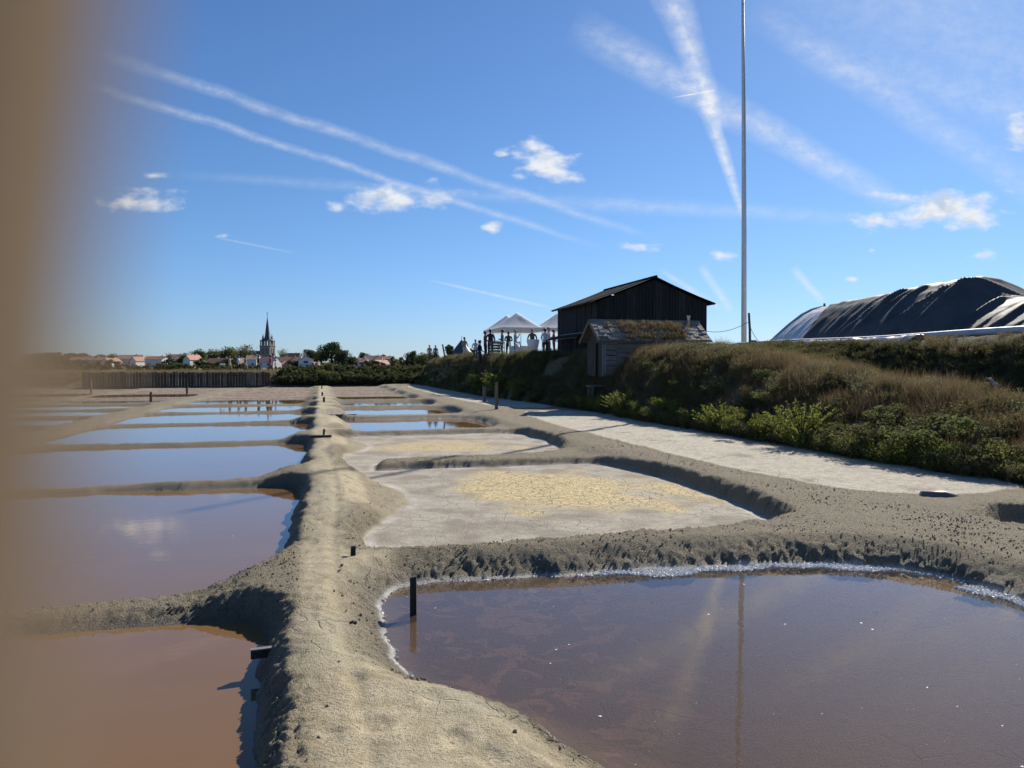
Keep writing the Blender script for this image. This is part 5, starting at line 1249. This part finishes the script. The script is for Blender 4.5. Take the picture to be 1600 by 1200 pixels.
# ================================================================== tarpaulin-covered salt heap, pipe along its foot
def heap():
    o = thing('covered_heap', 'long salt heap under dark and pale tarpaulins on the right dike', 'heap', (0, 0, 0))
    RZ = [(4, 3.9), (14, 3.8), (17.6, 3.75), (18.6, 3.84), (19.1, 4.25), (19.5, 4.56), (20.0, 4.60), (20.6, 4.58), (22, 4.50), (23.4, 4.42), (25, 4.36), (26.5, 4.30), (27.2, 4.22), (27.45, 4.1)]
    prof = [(17.15, 0), (17.6, .25), (18.2, .54), (18.8, .79), (19.3, .93), (19.8, 1.0), (20.4, .985), (21.2, .86), (22.2, .55), (23.6, 0)]
    def surf(s0, s1, lift, ns, cut=None, seed=0):
        S = np.linspace(s0, s1, ns); K = np.linspace(0, 1, 60); SS, KK = np.meshgrid(S, K, indexing='ij')
        pt = np.interp(KK, np.linspace(0, 1, len(prof)), [p[0] for p in prof]); ph = np.interp(KK, np.linspace(0, 1, len(prof)), [p[1] for p in prof])
        if cut is not None: SS = SS+cut(pt)*(SS-s0)/(s1-s0)
        base = 2.6; rz = np.interp(SS, [q[0] for q in RZ], [q[1] for q in RZ])
        z = base+(rz-base)*ph
        slope = sstep(ph, .03, .3)*(1-.5*sstep(ph, .9, 1))
        # folds run down the slope, some slanting
        q = SS+.35*(pt-18.5)*0+.25*fbm(SS*.6, pt*.5, 2, 5+seed)
        fold = np.abs(np.sin(q*2.3+1.2*fbm(q*.8, pt*.3, 2, 8)))**14*.085+np.abs(np.sin(q*5.1+2*fbm(q*1.3, pt*.5, 2, 9)))**10*.045
        fold = fold*(.35+1.1*np.clip(fbm(q*.45, pt*.15, 2, 10+seed)+.45, 0, 1))
        if seed: fold = fold*.35
        n = fold*slope+.03*fbm(SS*1.6, pt*1.6, 3, 33)+.012*fbm(SS*6, pt*6, 2, 34)*slope
        tt = pt-n*.55; zz = z+n*.8+lift
        if seed == 0: zz = zz+.10*np.exp(-((SS-19.4+.8*(pt-19.6))/.10)**2)*slope+.10*np.exp(-((SS-18.3-.1*(pt-19))/.08)**2)*slope+.07*np.exp(-((SS-22.6+.5*(pt-18.5))/.07)**2)*slope
        X, Y = W(SS, tt); V = np.stack([X, Y, zz], -1).reshape(-1, 3); i = np.arange(SS.size).reshape(SS.shape)
        F = np.stack([i[:-1, :-1], i[1:, :-1], i[1:, 1:], i[:-1, 1:]], -1).reshape(-1, 4)
        return V, F
    V, F = surf(5, 25.0, .035, 520, lambda pt: (pt-17.2)*.52); me = np_mesh('dark_tarpaulin', V, F, ['dark_tarp'], True); obj('dark_tarpaulin', me, o)['label'] = 'dark grey-green creased tarpaulin'
    V, F = surf(24.6, 27.35, .0, 110, None, 3); me = np_mesh('pale_tarpaulin', V, F, ['pale_tarp'], True); obj('pale_tarpaulin', me, o)['label'] = 'pale grey tarpaulin on the far end'
    # end of the heap
    vs = []; fs = []; n = 40
    for k in range(n):
        f = k/(n-1); t = float(np.interp(f, np.linspace(0, 1, len(prof)), [p[0] for p in prof])); h = float(np.interp(f, np.linspace(0, 1, len(prof)), [p[1] for p in prof]))
        zt = 2.6+(4.28-2.6)*h; a = W(27.3, t); b = W(27.3+.55*(1-h*.2), t); vs += [(a[0], a[1], zt+.02), (b[0], b[1], 2.55)]
    for k in range(n-1): fs.append((2*k, 2*k+1, 2*k+3, 2*k+2))
    m = MB(); m.add(vs, fs); m.build('end_flap', 'pale_tarp', o, True)
    k0 = W(26.9, 19.6); MB().tube([(k0[0], k0[1], 4.16), (k0[0], k0[1], 4.36)], [.05, .04], 6).build('knot', 'black_plastic', o)
heap()
m = MB(); pts = []
for k in range(40):
    s = 29.4-k*.55; t = 17.0+.05*math.sin(k*.5); a = W(s, t); pts.append((a[0], a[1], 2.73+.025*math.sin(k*.31)))
m.tube(pts, .10, 12); tag(m.build('pipe', 'plastic_pipe', None, True), 'long pale plastic pipe along the foot of the covered heap', 'pipe')
def sheet():
    S = np.linspace(18.5, 28.2, 150); T_ = np.linspace(15.75, 16.85, 26); SS, TT = np.meshgrid(S, T_, indexing='ij')
    z, _ = terrain(SS, TT, False); z = z+.05+.11*np.abs(fbm(SS*1.6, TT*1.9, 4, 91))+.05*sstep(TT, 15.8, 16.5)
    edge = 16.1+.35*fbm(SS*.9, SS*0, 3, 92); TT2 = np.maximum(TT, edge)
    X, Y = W(SS, TT2); V = np.stack([X, Y, z], -1).reshape(-1, 3); i = np.arange(SS.size).reshape(SS.shape)
    F = np.stack([i[:-1, :-1], i[1:, :-1], i[1:, 1:], i[:-1, 1:]], -1).reshape(-1, 4)
    tag(obj('plastic_sheet', np_mesh('plastic_sheet', V, F, ['black_plastic'], True)), 'crumpled black plastic sheet spilling out below the pale pipe', 'plastic sheet')
sheet()

# ================================================================== bird on the dike
bx, by = W(12.0, 12.5); bz = ground_z(bx, by)+.02
bd = thing('bird', 'grey and white long-legged bird standing on the dike at the right edge', 'bird', (bx, by, bz+.05), R(200))
V = [(0, 0, .30), (-.07, 0, .27), (-.15, 0, .23), (-.24, 0, .18), (.06, 0, .35), (.10, 0, .41), (.13, 0, .45), (.17, 0, .455)]
E = [(0, 1), (1, 2), (2, 3), (0, 4), (4, 5), (5, 6), (6, 7)]; Rr = [(.075, .075), (.07, .06), (.045, .035), (.02, .01), (.05, .05), (.032, .032), (.034, .034), (.018, .018)]
for sg in (-1, 1):
    i = len(V); V += [(.0, sg*.03, .22), (.015, sg*.03, .12), (-.005, sg*.03, .0), (.035, sg*.03, -.01)]; E += [(0, i), (i, i+1), (i+1, i+2), (i+2, i+3)]; Rr += [.02, .008, .007, .007]
me = skin_mesh(V, E, Rr, 0, 2); me.materials.append(MATS['feather']); me.polygons.foreach_set('use_smooth', [True]*len(me.polygons)); obj('body', me, bd)
for sg in (-1, 1):
    w = MB(); w.add([(.05, sg*.078, .34), (-.05, sg*.085, .335), (-.2, sg*.05, .225), (-.27, sg*.03, .165), (-.1, sg*.075, .245), (.03, sg*.084, .27), (.05, sg*.06, .34), (-.05, sg*.06, .335), (-.2, sg*.03, .225), (-.27, sg*.02, .165), (-.1, sg*.05, .245), (.03, sg*.06, .27)],
          [(0, 1, 5), (1, 4, 5), (1, 2, 4), (2, 3, 4), (6, 11, 7), (7, 11, 10), (7, 10, 8), (8, 10, 9), (0, 6, 7, 1), (1, 7, 8, 2), (2, 8, 9, 3)]); w.build('wing', 'cloth_grey', bd)
MB().tube([(.175, 0, .455), (.235, 0, .445)], [.010, .002], 6).build('beak', 'cloth_rust', bd)

# ================================================================== stakes, boards and posts on the marsh
def stake(label, s, t, z0, h, w, m='weathered_wood', lean=0, name='stake', rz=.2, cat='stake', flat=1.0):
    x, y = W(s, t); o = thing(name, label, cat, (x, y, z0), rz)
    b = MB(); q = w/2; k = q*flat
    b.add([(-q, -k, -.2), (q, -k, -.2), (q, k, -.2), (-q, k, -.2), (-q*.95+lean, -k, h*.97), (q*.9+lean, -k, h), (q*.92+lean, k, h*.985), (-q+lean, k, h*.96), ], [(0, 3, 2, 1), (4, 5, 6, 7), (0, 1, 5, 4), (1, 2, 6, 5), (2, 3, 7, 6), (3, 0, 4, 7)])
    b.build('shaft', m, o); return o
stake('dark wooden stake standing in the near right pond, mirrored below it', 5.71, .665, 0, .285, .050, 'dark_wood', 0, rz=.05)
stake('small rusty stub of wood on the causeway beside the dry pan', 6.77, .26, ground_st(6.77, .26)-.02, .10, .045, 'dark_wood', .01)
stake('short dark peg on the causeway beside the flat board', 18.6, .05, ground_st(18.6, .05), .16, .05, 'dark_wood', .03)
stake('dark peg on the far causeway, nearer of the far three', 36.0, .15, ground_st(36, .15), .22, .10, 'dark_wood')
stake('dark peg on the far causeway, middle of the far three', 46.0, .1, ground_st(46, .1), .22, .10, 'dark_wood')
stake('dark peg at the far end of the causeway', 60, .1, ground_st(60, .1), .22, .10, 'dark_wood')
stake('tall grey post at the corner of the dry strip, nearer of two', 28.3, 6.45, ground_st(28.3, 6.45), 1.06, .11, 'weathered_wood')
stake('tall grey post beyond the corner of the dry strip, farther of two', 34.3, 7.25, 0, .95, .13, 'weathered_wood')
stake('thin dark stake in the water left of the diagonal bank', 42, -8.3, 0, .55, .11, 'dark_wood')
stake('dark stake among the far mud pans on the left', 56, -8.8, 0, .5, .12, 'dark_wood')
stake('thin stake far left in front of the plank wall', 59, -15.5, 0, .9, .10, 'weathered_wood')
# sluice board sticking out of the bank over the left pond
x, y = W(4.82, -.33); bo = thing('sluice_board', 'dark wooden board jutting from the causeway bank over the left pond', 'board', (x, y, .13), A14+.12)
MB().box(-.085, .10, -.012, .012, -.035, .016).build('plank', 'dark_wood', bo); MB().box(-.087, .102, -.018, .018, .0165, .024).build('cap', 'pale_board', bo)
x, y = W(18.1, .02); bo = thing('flat_board', 'short dark board lying across the causeway by the third pan', 'board', (x, y, ground_st(18.1, .02)+.03), A14)
MB().box(-.24, .22, -.06, .06, -.02, .03).build('plank', 'dark_wood', bo)
x, y = W(27.9, .75); bo = thing('thin_board', 'thin board set as a sluice beside the far blue pond', 'board', (x, y, .05), A14)
MB().box(-.7, .5, -.02, .02, -.05, .09).build('plank', 'weathered_wood', bo)
# dark clods lying on the causeway
for lb, s, t, q in (('dark clod of mud alone on the causeway above the stake', 5.14, .20, .030), ('small dark clod left of the rusty stub', 6.42, .16, .018), ('dark clod at the corner of the near right pond', 4.42, .56, .030)):
    x, y = W(s, t); V, F = lump(int(s*100)); m = MB(); m.add([(v[0]*q, v[1]*q, v[2]*q) for v in V], F); tag(m.build('mud_clod', 'dark_wood', None, False, (x, y, ground_st(s, t)+q*.35)), lb, 'clod')
# drain pipe half buried at the end of the strip
x, y = W(8.05, 7.5); o = thing('drain_pipe', 'grey drain pipe half buried at the near end of the dry strip', 'pipe', (x, y, ground_st(8.05, 7.5)-.045), A14-.3)
MB().tube([(-.18, 0, .03), (.1, 0, .03), (.3, 0, -.02)], [.065, .07, .06], 12).build('shell', 'grey_pipe', o, True)

# ================================================================== the photographer's hand: a finger at the left edge of the lens
def hand():
    o = thing('hand', "photographer's finger and hand held close at the left edge of the lens", 'hand', (0, 0, 0))
    def chain(pts, rad): return pts, rad
    V = []; E = []; Rr = []
    def add(pts, rad, link=None):
        i = len(V); V.extend(pts); Rr.extend(rad); E.extend([(i+k, i+k+1) for k in range(len(pts)-1)])
        if link is not None: E.append((link, i))
        return i
    z0 = EYE
    fx, fy = FINGER
    # palm below and to the left of the phone
    add([(fx-.032, fy+.004, z0-.150), (fx-.022, fy+.006, z0-.115), (fx-.016, fy+.005, z0-.082)], [(.030, .022), (.036, .018), (.034, .014)])
    # index finger: up past the lens
    add([(fx-.004, fy+.001, z0-.058), (fx-.0030, fy, z0-.026), (fx, fy, z0), (fx+.0017, fy, z0+.014), (fx+.0030, fy+.0008, z0+.026), (fx+.0034, fy+.0015, z0+.031)], [.0066, .0060, .0058, .0057, .0050, .0028], 2)
    for k, (dx, l) in enumerate(((-.017, .034), (-.033, .030), (-.047, .022))):       # middle, ring, little: bent round the phone's edge
        add([(fx-.018+dx*.7, fy+.006, z0-.066-k*.006), (fx-.010+dx, fy+.010, z0-.066+l*.6-k*.006), (fx-.008+dx, fy-.004, z0-.066+l-k*.006), (fx-.006+dx, fy-.022, z0-.066+l*.9-k*.006)], [.0088, .0080, .0074, .0045], 2)
    add([(fx-.004, fy-.004, z0-.118), (fx+.010, fy-.020, z0-.100), (fx+.016, fy-.036, z0-.084), (fx+.017, fy-.046, z0-.072)], [.0125, .0108, .0098, .006], 1)   # thumb from the side of the palm
    add([(fx-.040, fy-.004, z0-.185), (fx-.055, fy-.03, z0-.26), (fx-.075, fy-.08, z0-.36)], [(.026, .020), (.032, .028), (.040, .036)], 0)
    me = skin_mesh(V, E, Rr, 1, 2); me.materials.append(MATS['finger_skin']); me.polygons.foreach_set('use_smooth', [True]*len(me.polygons))
    obj('skin', me, o)
    nl = MB(); nl.add([(fx-.004, fy+.0066, z0+.018), (fx+.005, fy+.0066, z0+.018), (fx+.0052, fy+.0060, z0+.028), (fx+.0008, fy+.0050, z0+.0305), (fx-.0036, fy+.0060, z0+.028)], [(0, 1, 2, 3, 4)]); nl.build('nail', 'skin', o)
FINGER = (-.01060, .0079)
hand()
